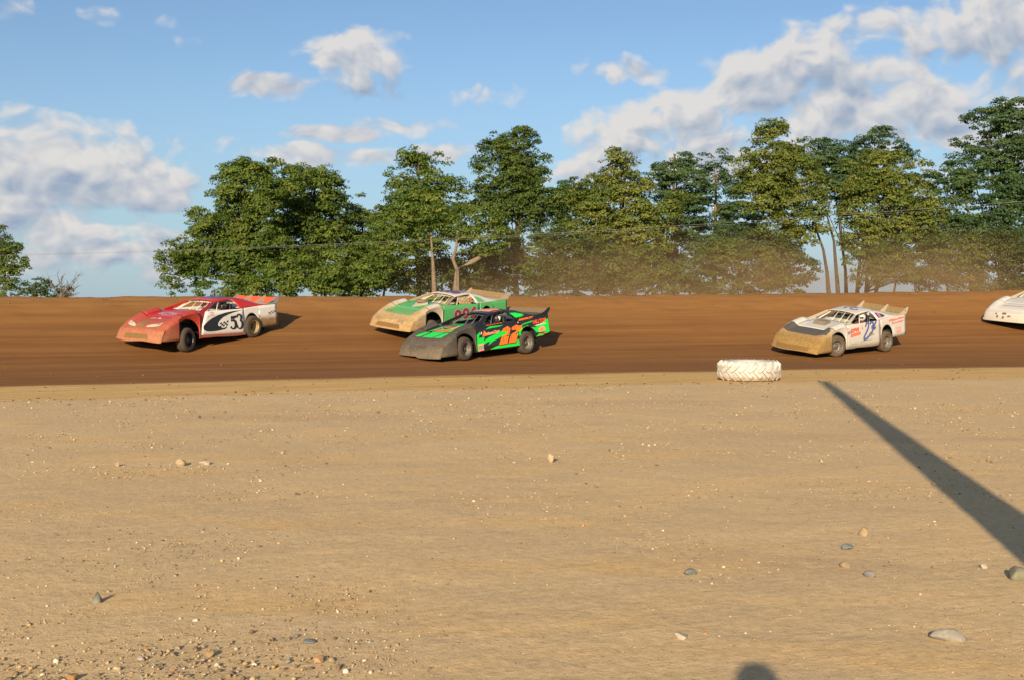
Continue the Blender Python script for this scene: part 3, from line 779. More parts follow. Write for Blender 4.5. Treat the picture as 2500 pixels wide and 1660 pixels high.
def photographer():
    root = empty('person', (.03, -.16, 0)); tag(root, 'person in a navy shirt standing with a camera raised, casting the head shadow', 'person')
    J = {'pel': ((0,0,.97), (.15,.11)), 'sp': ((0,-.01,1.15), (.14,.10)), 'ch': ((0,-.02,1.36), (.17,.11)), 'nk': ((0,0,1.53), .06), 'hd0': ((0,.02,1.62), .075), 'hd1': ((0,.015,1.72), (.088,.10)), 'hd2': ((0,.0,1.775), (.062,.07))}
    B = [('pel','sp'),('sp','ch'),('ch','nk'),('nk','hd0'),('hd0','hd1'),('hd1','hd2')]
    for s, t in ((-1,'l'),(1,'r')):
        J.update({'h'+t: ((.10*s,0,.90), .095), 'k'+t: ((.12*s,.02,.50), .065), 'a'+t: ((.13*s,-.02,.09), .045), 't'+t: ((.15*s,.13,.035), .032),
                  's'+t: ((.19*s,-.02,1.43), .062), 'e'+t: ((.27*s,.10,1.20), .046), 'w'+t: ((.13*s,.13,1.52), .034), 'p'+t: ((.095*s,.125,1.585), .036)})
        B += [('pel','h'+t),('h'+t,'k'+t),('k'+t,'a'+t),('a'+t,'t'+t),('ch','s'+t),('s'+t,'e'+t),('e'+t,'w'+t),('w'+t,'p'+t)]
        for f, (dx, dz) in enumerate(((-.012,.062),(-.004,.056),(.004,.048),(.012,.040))):
            J['f%d%s' % (f, t)] = ((.075*s + dx*s, .105, 1.60 + dz*.6), .009); J['g%d%s' % (f, t)] = ((.055*s, .10, 1.60 + dz), .008)
            B += [('p'+t,'f%d%s' % (f,t)), ('f%d%s' % (f,t),'g%d%s' % (f,t))]
        J['th'+t] = ((.075*s,.075,1.575), .010); B.append(('p'+t,'th'+t))
    body = skin_body('body', J, B, 'pel', M_SKIN, root)
    # clothing as shells a little outside the body
    C = {k: J[k] for k in ('pel','sp','ch')}; C['pel'] = ((0,0,.96),(.165,.125)); C['sp'] = ((0,-.01,1.15),(.155,.115)); C['ch'] = ((0,-.02,1.36),(.185,.125)); CB = [('pel','sp'),('sp','ch')]
    for t, s in (('l',-1),('r',1)):
        C['s'+t] = ((.19*s,-.02,1.43), .076); C['e'+t] = ((.245*s,.05,1.28), .062); CB += [('ch','s'+t),('s'+t,'e'+t)]
    skin_body('shirt', C, CB, 'pel', M_SHIRT, root)
    C = {'pel': ((0,0,.96),(.16,.12))}; CB = []
    for t, s in (('l',-1),('r',1)):
        C['h'+t] = ((.10*s,0,.88), .108); C['k'+t] = ((.12*s,.02,.50), .08); C['a'+t] = ((.13*s,-.02,.12), .065); CB += [('pel','h'+t),('h'+t,'k'+t),('k'+t,'a'+t)]
    skin_body('trousers', C, CB, 'pel', M_JEANS, root)
    mb = MB(); rows = []
    for i in range(9):
        ph = math.pi * .5 * i / 8
        rows.append([(.100*math.cos(ph)*math.cos(a) , .118*math.cos(ph)*math.sin(a) - .012, 1.725 + .098*math.sin(ph) - (.03 if math.sin(a) < 0 and i == 0 else 0)) for a in [2*math.pi*k/20 for k in range(21)]])
    mb.grid(rows); mb.build('hair', M_HAIR, root, smooth=True)
    for s in (-1, 1): MB().lathe([(.002,-.01),(.02,-.006),(.026,.0),(.02,.008),(.002,.008)], 10, 'x', (.094*s, .0, 1.69)).build('ear', M_SKIN, root, smooth=True)
    cam_o = empty('photo_camera', (0, -.075, 1.655)); tag(cam_o, 'black camera held up by the person standing in the infield', 'camera')
    MB().box((-.068,-.035,-.03),(.068,.025,.032)).build('body', M_BLACKPL, cam_o)
    MB().lathe([(.0,-.0),(.03,-.0),(.03,.02),(.0,.02)], 16, 'y', (0, .025, 0)).build('lens_ring', M_BLACKPL, cam_o)
    MB().box((-.03,-.03,.032),(.03,.015,.052)).build('viewfinder', M_BLACKPL, cam_o)
photographer()

# ------------------------------------------------------------------ tall pole whose shadow crosses the infield
def light_pole():
    tip = on_ground(2012, 931); y0 = 1.2
    base = Vector((tip.x - (tip.y - y0) * .203, y0, 0)); Ls = (tip.y - y0) / math.cos(SUN_AZ); Hh = Ls * math.tan(SUN_EL)
    lean = tip.x - math.sin(SUN_AZ) * Ls - base.x
    root = empty('light_pole', base); tag(root, 'thick tapering grey pole leaning slightly beside the photographer', 'pole')
    M = plain('weathered_pole', (.30, .27, .23), .85, var=.25, scale=7, bump=.3)
    MB().tube([(lean*t, 0, Hh*t) for t in (-.006,.33,.66,.97,1.0)], [.27,.235,.18,.125,.11], 20).build('shaft', M, root, smooth=True)
    MB().lathe([(.0,0),(.40,0),(.40,.10),(.34,.16),(.0,.16)], 20, 'z').build('footing', M, root)
light_pole()

# ------------------------------------------------------------------ dirt late model race cars
# car space: x forward, y to the driver's left, z up from the ground under the tyres, origin midway between the axles
AXF, AXR, TYR = 1.34, -1.33, .35
def interp(x, tab):
    if x <= tab[0][0]: return tab[0][1]
    for (a, va), (b, vb) in zip(tab[:-1], tab[1:]):
        if x <= b:
            t = (x - a) / (b - a); return va + (vb - va) * t
    return tab[-1][1]
def belt(x): return interp(x, [(-2.46,1.17),(-1.78,1.13),(-.85,1.06),(.55,1.035),(1.0,1.0)])
def side_y(z): return .99 - .1125 * (z - .25)
def side_pt(x, z, off=0.0): return (x, side_y(z) + off + .004, z + off * .11)
HOODT = [(.4,1.035),(.75,1.01),(1.1,.955),(1.5,.875),(1.9,.765),(2.2,.655),(2.36,.58),(2.6,.50)]
def hump(x): return .135 * sstep(2.28, 1.32, x) * sstep(.86, 1.0, x)
def top_z(x, y):
    a = abs(y); k = sstep(.50, .74, a)
    return interp(x, HOODT) + hump(x) * k - .05 * sstep(.84, .95, a) - .015 * (a / .9) ** 2
def nose_x(y): return 2.30 - .13 * (abs(y) / .95) ** 3.2
def half_w(x): return .93 - .04 * sstep(1.9, 2.4, x)
FASCIA = [(.58, 0.0), (.54, .045), (.47, .095), (.37, .145), (.275, .180), (.238, .205), (.222, .205)]   # height, forward of the nose line
def nose_front(y, z, off=0.0):
    zz = [f[0] for f in FASCIA][::-1]; xx = [f[1] for f in FASCIA][::-1]
    return (nose_x(y) + interp(z, list(zip(zz, xx))) + off, y, z)
def hood_pt(x, y, off=0.0): return (x - off * .2, y, top_z(x, y) + off)
def roof_z(x, y):
    t = (x + 1.10) / 1.07
    return 1.335 + .085 * math.sin(min(1, max(0, (1 - t) * 1.15)) * math.pi * .5) - .035 * (1 - t) ** 4 - .045 * (abs(y) / .6) ** 2.2
def roof_pt(x, y, off=0.0): return (x, y, roof_z(x, y) + off)
def roof_hw(x): return .60 - .05 * sstep(-.5, -1.1, x)
def lerp(a, b, t): return a + (b - a) * t
def lin(a, b, n): return [a + (b - a) * i / (n - 1) for i in range(n)]

def sail_edge(u):
    xb = lerp(-.84, -2.0, u); tx = lerp(-.76, -2.0, u ** 1.1)
    zt = interp(-tx, [(.76,1.365),(1.0,1.372),(1.2,1.345),(1.45,1.272),(1.7,1.185),(2.0,belt(-2.0)+.006)]); ty = interp(-tx, [(.76,.575),(1.1,.575),(1.5,.67),(2.0,.875)])
    return Vector((xb, side_y(belt(xb)) - .012, belt(xb) + .002)), Vector((tx, ty, zt))
def sail_pt(x, z, o=0.0):
    lo, hi = 0.0, 1.0
    for _ in range(24):
        u = (lo + hi) / 2; b, t = sail_edge(u); v = min(1, max(0, (z - b.z) / max(.01, t.z - b.z)))
        if lerp(b.x, t.x, v) > x: lo = u
        else: hi = u
    p = b.lerp(t, v); return (p.x, p.y + .03 * math.sin(v * math.pi) + o + .006, p.z + o * .5)
def glyph_mesh(body, bold=0.0, shear=0.0):
    c = bpy.data.curves.new('lettering', 'FONT'); c.body = body; c.offset = bold; c.shear = shear; c.resolution_u = 3; c.fill_mode = 'FRONT'
    o = bpy.data.objects.new('lettering', c); COL.objects.link(o)
    bpy.context.view_layer.update()
    me = bpy.data.meshes.new_from_object(o.evaluated_get(bpy.context.evaluated_depsgraph_get()))
    V = [tuple(v.co[:2]) for v in me.vertices]; Fs = [tuple(p.vertices) for p in me.polygons]
    bpy.data.objects.remove(o); bpy.data.curves.remove(c); bpy.data.meshes.remove(me)
    xs = [v[0] for v in V]; ys = [v[1] for v in V]; x0, x1, y0, y1 = min(xs), max(xs), min(ys), max(ys)
    return [((x - x0) / (x1 - x0), (y - y0) / (y1 - y0)) for x, y in V], Fs
def decal_text(name, body, quad, fn, mat, parent, off=.006, bold=.03, shear=0.0, cut=0):
    """quad: bottom-left, bottom-right, top-right, top-left in the panel's own two coordinates"""
    V, Fs = glyph_mesh(body, bold, shear); P = []
    for (u, v) in V:
        a = (lerp(quad[0][0], quad[1][0], u), lerp(quad[0][1], quad[1][1], u)); b = (lerp(quad[3][0], quad[2][0], u), lerp(quad[3][1], quad[2][1], u))
        P.append(fn(lerp(a[0], b[0], v), lerp(a[1], b[1], v), off))
    return meshobj(name, P, Fs, mat, parent)
def decal_poly(name, poly, fn, mat, parent, off=.004, cut=0):
    bm = bmesh.new(); vs = [bm.verts.new((p[0], p[1], 0)) for p in poly]
    for t in tessellate_polygon([[Vector((p[0], p[1], 0)) for p in poly]]):
        try: bm.faces.new([vs[i] for i in t])
        except ValueError: pass
    for _ in range(cut): bmesh.ops.subdivide_edges(bm, edges=bm.edges[:], cuts=1, use_grid_fill=True)
    bm.verts.index_update()
    P = [fn(v.co.x, v.co.y, off) for v in bm.verts]; Fs = [tuple(v.index for v in f.verts) for f in bm.faces]; bm.free()
    return meshobj(name, P, Fs, mat, parent)
def stroke(pts, w):
    """outline of one straight pen stroke"""
    (ax, ay), (bx, by) = pts[0], pts[-1]; l = math.hypot(bx - ax, by - ay) or 1; nx, ny = -(by - ay) / l * w / 2, (bx - ax) / l * w / 2
    return [(ax + nx, ay + ny), (bx + nx, by + ny), (bx - nx, by - ny), (ax - nx, ay - ny)]
def decal_stroke(name, pts, w, fn, mat, parent, off=.006, sub=4):
    """curved pen stroke of changing width laid on a panel as a strip"""
    n = len(pts); w = list(w) if isinstance(w, (list, tuple)) else [w] * n; Q = []
    for i in range(n - 1):
        p0, p1, p2, p3 = pts[max(0, i-1)], pts[i], pts[i+1], pts[min(n-1, i+2)]
        for k in range(sub + (1 if i == n - 2 else 0)):
            t = k / sub; c = [.5*((2*p1[j]) + (-p0[j]+p2[j])*t + (2*p0[j]-5*p1[j]+4*p2[j]-p3[j])*t*t + (-p0[j]+3*p1[j]-3*p2[j]+p3[j])*t**3) for j in (0, 1)]
            Q.append((c[0], c[1], lerp(w[i], w[i+1], t)))
    V = []; Fs = []; N = len(Q)
    for i, q in enumerate(Q):
        a, b = Q[max(0, i-1)], Q[min(N-1, i+1)]; dx, dy = b[0]-a[0], b[1]-a[1]; l = math.hypot(dx, dy) or 1
        for sg in (1, -1): V.append(fn(q[0] - sg*dy/l*q[2]/2, q[1] + sg*dx/l*q[2]/2, off))
        if i: Fs.append((2*i-2, 2*i-1, 2*i+1, 2*i))
    return meshobj(name, V, Fs, mat, parent)
def decal_scribble(name, n, quad, fn, mat, parent, off=.006, *a, **k):
    """print too small or smeared to read: a row of letter-sized marks"""
    r = random.Random(n * 31 + int(abs(quad[0][0]) * 1000)); V = []; Fs = []
    for i in range(n):
        u0, u1 = (i + .08) / n, (i + .86 + .12 * r.random()) / n; v0, v1 = .12 * r.random(), .78 + .22 * r.random()
        if r.random() < .35: v1 *= .72
        for (a0, b0, c0, d0) in (((u0, v0, lerp(u0, u1, .38), v1), (u0, v0, u1, lerp(v0, v1, .36)), (lerp(u0, u1, .66), v0, u1, v1)) if r.random() < .6 else ((u0, lerp(v0, v1, .6), u1, v1), (lerp(u0, u1, .3), v0, lerp(u0, u1, .75), v1))):
            b = len(V)
            for (u, v) in ((a0, b0), (c0, b0), (c0, d0), (a0, d0)):
                p = (lerp(quad[0][0], quad[1][0], u), lerp(quad[0][1], quad[1][1], u)); q = (lerp(quad[3][0], quad[2][0], u), lerp(quad[3][1], quad[2][1], u))
                V.append(fn(lerp(p[0], q[0], v), lerp(p[1], q[1], v), off + .0004 * (b % 3)))
            Fs.append((b, b+1, b+2, b+3))
    return meshobj(name, V, Fs, mat, parent)
def circle(cx, cy, rx, ry, n=16): return [(cx + rx * math.cos(2*math.pi*k/n), cy + ry * math.sin(2*math.pi*k/n)) for k in range(n)]

M_TYRE = paint('tyre_rubber', (.030, .027, .025), 0, .0, .38, .8, dust=(.12, .078, .040))
M_TYRE2 = paint('tyre_rubber_muddy', (.030, .027, .025), 0, .0, .60, .85, dust=(.145, .095, .048))
M_CHASSIS = plain('chassis_black', (.012, .011, .010), .7)
M_CAGE = plain('cage_tube', (.55, .50, .40), .5)
M_DARKCAGE = plain('cage_tube_dark', (.10, .095, .09), .5)
M_SEAT = plain('seat_black', (.02, .02, .022), .6)
M_INNER = plain('bare_sheet_metal', (.62, .56, .47), .45, metal=.0, var=.18, scale=6)
M_BLACKRIM = plain('black_rim', (.022, .021, .020), .4)
M_DUSTRIM = plain('dusty_rim', (.27, .19, .085), .5, var=.3, scale=12)
M_GREYRIM = plain('grey_rim', (.13, .115, .095), .4, var=.35, scale=14)
M_HUB = plain('hub_metal', (.10, .075, .05), .6, var=.4)

def wheel(root, x, y, side, steer, rim_mat, tyre_mat, drop=0.0):
    w = MB().lathe([(.0,-.06),(.105,-.06),(.105,.02),(.06,.05),(.045,.075),(.0,.08)], 18, 'y').build('wheel', M_HUB, root, smooth=False)
    w.location = (x, y, TYR + drop); w.rotation_euler = (R(3) * side, 0, steer + (math.pi if side < 0 else 0))
    hw = .138
    prof = [(.195,-hw+.02),(.215,-hw-.005),(.27,-hw-.012),(.318,-hw+.006),(.343,-hw+.035),(.350,-hw+.07),(.352,0),(.350,hw-.07),(.343,hw-.035),(.318,hw-.006),(.27,hw+.012),(.215,hw+.005),(.195,hw-.02),(.185,0)]
    MB().lathe(prof, 40, 'y', close=True).build('tyre', tyre_mat, w, smooth=True)
    rim = [(.212,hw+.008),(.205,hw+.012),(.192,hw-.004),(.183,hw-.05),(.176,.02),(.150,-.005),(.10,-.01),(.085,.004),(.0,.004)]
    MB().lathe(rim, 36, 'y').build('rim', rim_mat, w, smooth=True)
    mb = MB()
    for k in range(5):
        a = 2 * math.pi * k / 5; mb.lathe([(.0,.03),(.013,.03),(.013,-.0)], 6, 'y', (.062*math.cos(a), .01, .062*math.sin(a)))
    mb.build('lug_nuts', M_CAGE, w)
    return w

def race_car(label, pos, yaw, pitch, roll, S):
    """S: dictionary of paints and options"""
    root = empty('race_car', pos); root.rotation_mode = 'XYZ'
    Mr = Matrix.Rotation(yaw, 4, 'Z') @ Matrix.Rotation(pitch, 4, 'Y') @ Matrix.Rotation(roll, 4, 'X')
    root.rotation_euler = Mr.to_euler('XYZ'); tag(root, label, 'race car', 'race cars sliding along the dirt track')
    T = .006; parts = {}
    # nose: top, fascia and the skirts ahead of the front wheels in one plastic shell
    ys = [-.95,-.93,-.90,-.86,-.81,-.75,-.68,-.60,-.5,-.38,-.25,-.12,0,.12,.25,.38,.5,.60,.68,.75,.81,.86,.90,.93,.95]
    mb = MB(); xn = 1.52
    rows = []
    for t in lin(0, 1, 11):
        row = []
        for y in ys:
            x = lerp(xn, nose_x(y), t); yy = y * half_w(x) / .93 if abs(y) > .9 else y
            row.append((x, yy * 1.02, lerp(top_z(x, y), .58 - .02*abs(y), sstep(.75, 1.0, t)) ))
        rows.append(row)
    for (z, dx) in FASCIA[1:]:
        rows.append([(nose_x(y) + dx - (.02 if abs(y) > .92 else 0), y * 1.02, z + S.get('lip', lambda y: 0)(y) * sstep(.36, .222, z)) for y in ys])
    mb.grid(rows, flip=True)
    for s in (1, -1):
        rr = []
        for x in lin(1.66, 2.19, 12):
            zt = top_z(x, .95) if x < 1.95 else lerp(top_z(1.95, .95), .555, (x - 1.95) / .24)
            yt = .95 * 1.02 * half_w(x) / .93
            rr.append([(x + (.185 * (1 - k) ** 1.2 * sstep(1.8, 2.19, x)), s * (lerp(.992, yt, k) - .03 * sstep(1.95, 2.2, x) * (1 - k)), lerp(.235, zt, k)) for k in lin(0, 1, 7)])
        mb.grid(rr, flip=(s < 0))
    parts['nose'] = mb.build('nose', S['nose'], root, True, T)
    # hood
    rows = [[(x, y, top_z(x, y) + .004 + S.get('hood_lift', 0) * sstep(.3, .6, y) * sstep(.6, .9, x) * sstep(1.5, 1.2, x)) for y in lin(-.6, .6, 15)] for x in lin(.42, 1.53, 12)]
    parts['hood'] = MB().grid(rows).build('hood', S['hood'], root, True, T)
    for s in (1, -1):
        # fender: raised hump on top, wheel arch cut in the side
        mb = MB()
        rows = [[(x, s * y, top_z(x, y)) for y in (.60,.66,.72,.78,.84,.885,.925,.962)] for x in lin(.86, 1.53, 18)]
        mb.grid(rows, flip=(s < 0))
        def arch(x):
            u = (x - AXF) / .44
            return .40 + .44 * math.sqrt(max(0, 1 - u * u)) if abs(u) < 1 else None
        cols = []
        for x in [1.68,1.74] + [AXF + .44 * math.cos(t) for t in lin(.12, math.pi - .02, 17)] + [.895, .86]:
            zb = arch(x); zb = .245 if zb is None else zb
            zt = top_z(x, .95)
            cols.append([(x, s * lerp(side_y(zb) + .004, .962, k ** 1.2), lerp(zb, zt, k)) for k in lin(0, 1, 6)])
        cols.sort(key=lambda c: c[0]); mb.grid(cols, flip=(s > 0))
        parts['fender%d' % s] = mb.build('fender', S['fender'], root, True, T)
        # cowl side: the strip between the hump and the door
        mb = MB()
        rows = [[(x, s * y, lerp(interp(x, HOODT), belt(x), sstep(.6, .93, y)) - .004) for y in (.58,.68,.78,.86,side_y(belt(x)) - .012)] for x in lin(.40, .96, 6)]
        mb.grid(rows, flip=(s < 0))
        rows = [[(x, s * (side_y(z) - .012), z) for z in lin(.25, belt(x) - .004, 5)] for x in lin(.40, .905, 4)]
        mb.grid(rows, flip=(s > 0)); mb.build('cowl', S['cowl'], root, False, T)
        # door
        db, dt = S.get('door_front', (.91, .88)); rows = []
        for u in lin(0, 1, 14):
            rows.append([(lerp(lerp(db, dt, v), -1.0, u), None, v) for v in lin(0, 1, 6)])
        pts = []
        for r_ in rows:
            q = []
            for (x, _, v) in r_:
                zb = .25 + .015 * math.sin(x * 3); z = lerp(zb, belt(x), v); q.append((x, s * (side_y(z) + .0012 * math.sin(x * 7 + z * 5)), z))
            pts.append(q)
        parts['door%d' % s] = MB().grid(pts, flip=(s < 0)).build('door', S['door'], root, True, T)
        # quarter panel with the rear arch
        ac, ah = S.get('arch', (-1.365, .325)); az0, atop = .50, S.get('arch_top', .89); cols = []
        xs = [-1.0, ac + ah] + [ac + ah * math.cos(t) for t in lin(0, math.pi, 17)] + [ac - ah] + lin(ac - ah - .06, -2.46, 8)
        for i, x in enumerate(xs):
            if i < 2: zb = .25
            elif i < 19: zb = az0 + (atop - az0) * math.sqrt(max(0, 1 - ((x - ac) / ah) ** 2))
            else: zb = .43 + .05 * (ac - ah - x)
            zt = belt(x); cols.append([(x, s * (side_y(z) + .002 * math.sin(x * 6 + z * 7) * sstep(-1.5, -2.2, x)), z) for z in lin(zb, zt, 7)])
        parts['quarter%d' % s] = MB().grid(cols, flip=(s < 0)).build('quarter_panel', S['quarter'], root, True, T)
        # sail panel from the roof down to the deck
        rows = []
        for u in lin(0, 1, 12):
            xb = lerp(-.84, -2.0, u); b = Vector((xb, side_y(belt(xb)) - .012, belt(xb) + .002))
            tx = lerp(-.76, -2.0, u ** 1.1); zt = interp(-tx, [(.76,1.365),(1.0,1.372),(1.2,1.345),(1.45,1.272),(1.7,1.185),(2.0,belt(-2.0)+.006)]); ty = interp(-tx, [(.76,.575),(1.1,.575),(1.5,.67),(2.0,.875)])
            tp = Vector((tx, ty, zt)); row = []
            for v in lin(0, 1, 6):
                p = b.lerp(tp, v); row.append((p.x, s * (p.y + .03 * math.sin(v * math.pi)), p.z))
            rows.append(row)
        parts['sail%d' % s] = MB().grid(rows, flip=(s < 0)).build('sail_panel', S['sail'], root, True, T)
        # windshield post
        a = Vector((-.06, s * .575, roof_z(-.06, .575) - .01)); b = Vector((.66, s * .80, 1.015)); w_ = Vector((.05, 0, .025))
        MB().add([a - w_*.7, a + w_*.7, b + w_*1.3, b - w_*1.6, a - w_*.7 + Vector((0,-s*.03,-.01)), a + w_*.7 + Vector((0,-s*.03,-.01)), b + w_*1.3 + Vector((0,-s*.035,-.01)), b - w_*1.6 + Vector((0,-s*.035,-.01))],
                 [(0,1,2,3),(7,6,5,4),(0,4,5,1),(1,5,6,2),(2,6,7,3),(3,7,4,0)]).build('windshield_post', S['post'], root)
        # window frame bar behind the door glass area
        MB().tube([(-.20, s*.62, 1.28), (-.08, s*.70, 1.20), (.12, s*.86, 1.035)], .014, 6).build('window_brace', S['cage'], root, True)
    # roof
    rows = [[(x, y * roof_hw(x), roof_z(x, y * roof_hw(x)) - .018 * sstep(.9, 1.0, abs(y))) for y in lin(-1, 1, 15)] for x in lin(-1.10, -.03, 14)]
    for r_ in rows[-1:]: pass
    parts['roof'] = MB().grid(rows).build('roof', S['roof'], root, True, .012)
    # rear deck, tail panel, spoiler and its fins
    rows = [[(x, y * (side_y(belt(x)) - .006), belt(x) - .004 + .02 * (1 - abs(y))) for y in lin(-1, 1, 11)] for x in lin(-2.455, -.98, 9)]
    parts['deck'] = MB().grid(rows).build('rear_deck', S['deck'], root, True, T)
    rows = [[(-2.462, y * side_y(z), z) for y in lin(-1, 1, 9)] for z in lin(.52, 1.165, 5)]
    MB().grid(rows, flip=False).build('tail_panel', S['quarter'], root, False, T)
    sh = S.get('spoiler_h', .19)
    rows = [[(-2.42 - .11 * k, y, 1.168 + sh * k) for y in lin(-.90, .90, 13)] for k in lin(0, 1, 3)]
    parts['spoiler'] = MB().grid(rows, flip=True).build('spoiler', S['spoiler'], root, False, .008)
    for i, y in enumerate(S['fins']):
        prof = [(-1.88, 1.145),(-2.05,1.195),(-2.25,1.275),(-2.42,1.365),(-2.50,1.415),(-2.555,1.42),(-2.575,1.385),(-2.55,1.30),(-2.47,1.172)] if S.get('fin_big', True) else [(-2.05,1.15),(-2.3,1.24),(-2.46,1.335),(-2.56,1.35),(-2.57,1.31),(-2.47,1.172)]
        MB().prism(prof, lambda p: (p[0], y - .006, p[1]), lambda p: (p[0], y + .006, p[1])).build('spoiler_fin', S.get('fin_mats', {}).get(i, S['fin']), root)
    # cockpit: deck on the passenger side, dash, tub, cage, seat, steering wheel
    rows = [[(x, y, interp(x, [(-1.0,1.03),(-.3,.955),(.1,.965),(.5,1.02)]) - .01) for y in lin(-.86, .12, 7)] for x in lin(-1.0, .46, 8)]
    MB().grid(rows).build('interior_deck', S.get('inner', M_INNER), root, False, T)
    rows = [[(x, y, z) for y in lin(.10, .86, 4)] for (x, z) in ((.46,1.02),(.16,.985),(.12,.93),(.10,.70))]
    MB().grid(rows, flip=True).build('dash', S.get('dash', S.get('inner', M_INNER)), root, False, T)
    mb = MB(); mb.box((-2.2,-.60,.20),(2.05,.60,.64)); mb.box((-1.0,-.84,.24),(.86,.84,.42)); mb.box((-1.02,-.84,.40),(-.96,.84,1.0)); mb.box((1.75,-.86,.26),(2.24,.86,.48)); mb.box((-2.3,-.80,.48),(-1.78,.80,.9)); mb.box((-1.02,.10,.40),(.46,.14,.94))
    mb.build('chassis', M_CHASSIS, root)
    mb = MB(); rr = .021
    for s in (1, -1):
        mb.tube([(-.84, s*.60, .5), (-.84, s*.56, 1.10), (-.80, s*.50, 1.29)], rr, 7)
        mb.tube([(-.80, s*.50, 1.29), (-.16, s*.50, 1.262), (.46, s*.66, .97)], rr, 7)
        mb.tube([(-.80, s*.50, 1.29), (-1.7, s*.50, .95)], rr, 7)
    mb.tube([(-.80, -.50, 1.29), (-.80, .50, 1.29)], rr, 7); mb.tube([(-.16, -.50, 1.262), (-.16, .50, 1.262)], rr, 7); mb.tube([(-.84, -.56, 1.06), (-.84, .56, .72)], rr, 7)
    mb.tube([(-.82,.62,.86),(.40,.70,.86)], rr, 7)
    mb.build('roll_cage', S['cage'], root, True)
    for y, dx in ((-.12, 0), (.16, .0), (.40, 0)):
        MB().tube([(-.08, y, roof_z(-.08, y) - .02), (.34, y * 1.05, .985)], .012, 6).build('windshield_bar', S['cage'], root, True)
    rows = []
    for (x, z, hwd, wr) in ((-.34,.50,.20,.10),(-.60,.50,.21,.14),(-.70,.62,.22,.16),(-.74,.85,.23,.17),(-.78,1.05,.19,.15),(-.80,1.20,.15,.13)):
        rows.append([(x + wr, .45 - hwd, z + .02), (x + .02, .45 - hwd * .9, z), (x, .45, z), (x + .02, .45 + hwd * .9, z), (x + wr, .45 + hwd, z + .02)])
    MB().grid(rows).build('seat', S.get('seat', M_SEAT), root, True, .03)
    mb = MB(); rows = []
    for k in range(21):
        a = 2 * math.pi * k / 20; cc = Vector((-.10 - .05 * math.sin(a), .45 + .17 * math.cos(a), .96 + .16 * math.sin(a))); rows.append(cc)
    mb.tube(rows, .014, 6); mb.tube([(-.10,.29,.96),(-.10,.61,.96)], .010, 5); mb.tube([(-.10,.45,.96),(.10,.45,.92)], .016, 6)
    mb.build('steering_wheel', M_SEAT, root, True)
    # wheels: each set down on the clay
    st = R(S.get('steer', 0)); Rm = Mr.to_3x3()
    for (x, s, stt, key) in ((AXF, 1, st, 'FL'), (AXF, -1, st, 'FR'), (AXR, 1, 0, 'RL'), (AXR, -1, 0, 'RR')):
        p = Vector(pos) + Rm @ Vector((x, s * (.86 if x > 0 else .885), 0)); drop = (ground_z(p.x, p.y) - p.z) / Rm[2][2]
        drop = max(-.14, min(.12, drop))
        wheel(root, x, s * (.86 if x > 0 else .885), s, stt, S['rims'].get(key, M_BLACKRIM), S.get('tyre', M_TYRE), drop)
    return root, parts

def driver(pos, Mr, helmet, suit, label):
    root = empty('person', pos); root.rotation_euler = Mr.to_euler('XYZ'); tag(root, label, 'person', 'drivers belted into the race cars')
    J = {'pel': ((-.52,.45,.60),(.15,.13)), 'sp': ((-.58,.45,.75),(.14,.11)), 'ch': ((-.61,.45,.91),(.16,.11)), 'nk': ((-.60,.45,1.00), .055), 'hd': ((-.585,.45,1.10), .075)}
    B = [('pel','sp'),('sp','ch'),('ch','nk'),('nk','hd')]
    for t, s in (('l',1),('r',-1)):
        J.update({'s'+t: ((-.60,.45+.18*s,.93), .06), 'e'+t: ((-.38,.45+.24*s,.82), .046), 'w'+t: ((-.17,.45+.165*s,.95), .034), 'g'+t: ((-.115,.45+.165*s,.975), .036),
                  'h'+t: ((-.42,.45+.10*s,.57), .085), 'k'+t: ((-.02,.45+.13*s,.70), .062), 'f'+t: ((.30,.45+.12*s,.52), .045)})
        B += [('ch','s'+t),('s'+t,'e'+t),('e'+t,'w'+t),('w'+t,'g'+t),('pel','h'+t),('h'+t,'k'+t),('k'+t,'f'+t)]
        for f in range(4):
            J['q%d%s' % (f,t)] = ((-.085,.45+.165*s,.945+.02*f), .010); J['u%d%s' % (f,t)] = ((-.075,.45+.145*s,.945+.02*f), .009); B += [('g'+t,'q%d%s' % (f,t)),('q%d%s' % (f,t),'u%d%s' % (f,t))]
        J['m'+t] = ((-.125,.45+.145*s,.99), .010); B.append(('g'+t,'m'+t))
    skin_body('body', J, B, 'pel', suit, root, 1)
    c = Vector((-.575,.45,1.125)); rows = []
    for i in range(11):
        ph = -math.pi*.36 + (math.pi*.86) * i / 10
        rows.append([(c.x + .145*math.cos(ph)*math.cos(a)*(1.06 if math.cos(a) > 0 else 1), c.y + .125*math.cos(ph)*math.sin(a), c.z + .135*math.sin(ph)) for a in [2*math.pi*k/20 for k in range(21)]])
    h = MB().grid(rows).build('helmet', helmet, root, True)
    rows = []
    for ph in lin(-.18, .30, 4):
        rows.append([(c.x + .158*math.cos(ph)*math.cos(a), c.y + .130*math.cos(ph)*math.sin(a), c.z + .138*math.sin(ph)) for a in lin(-1.15, 1.15, 11)])
    MB().grid(rows).build('visor', M_BLACKPL, h, True)
    return root

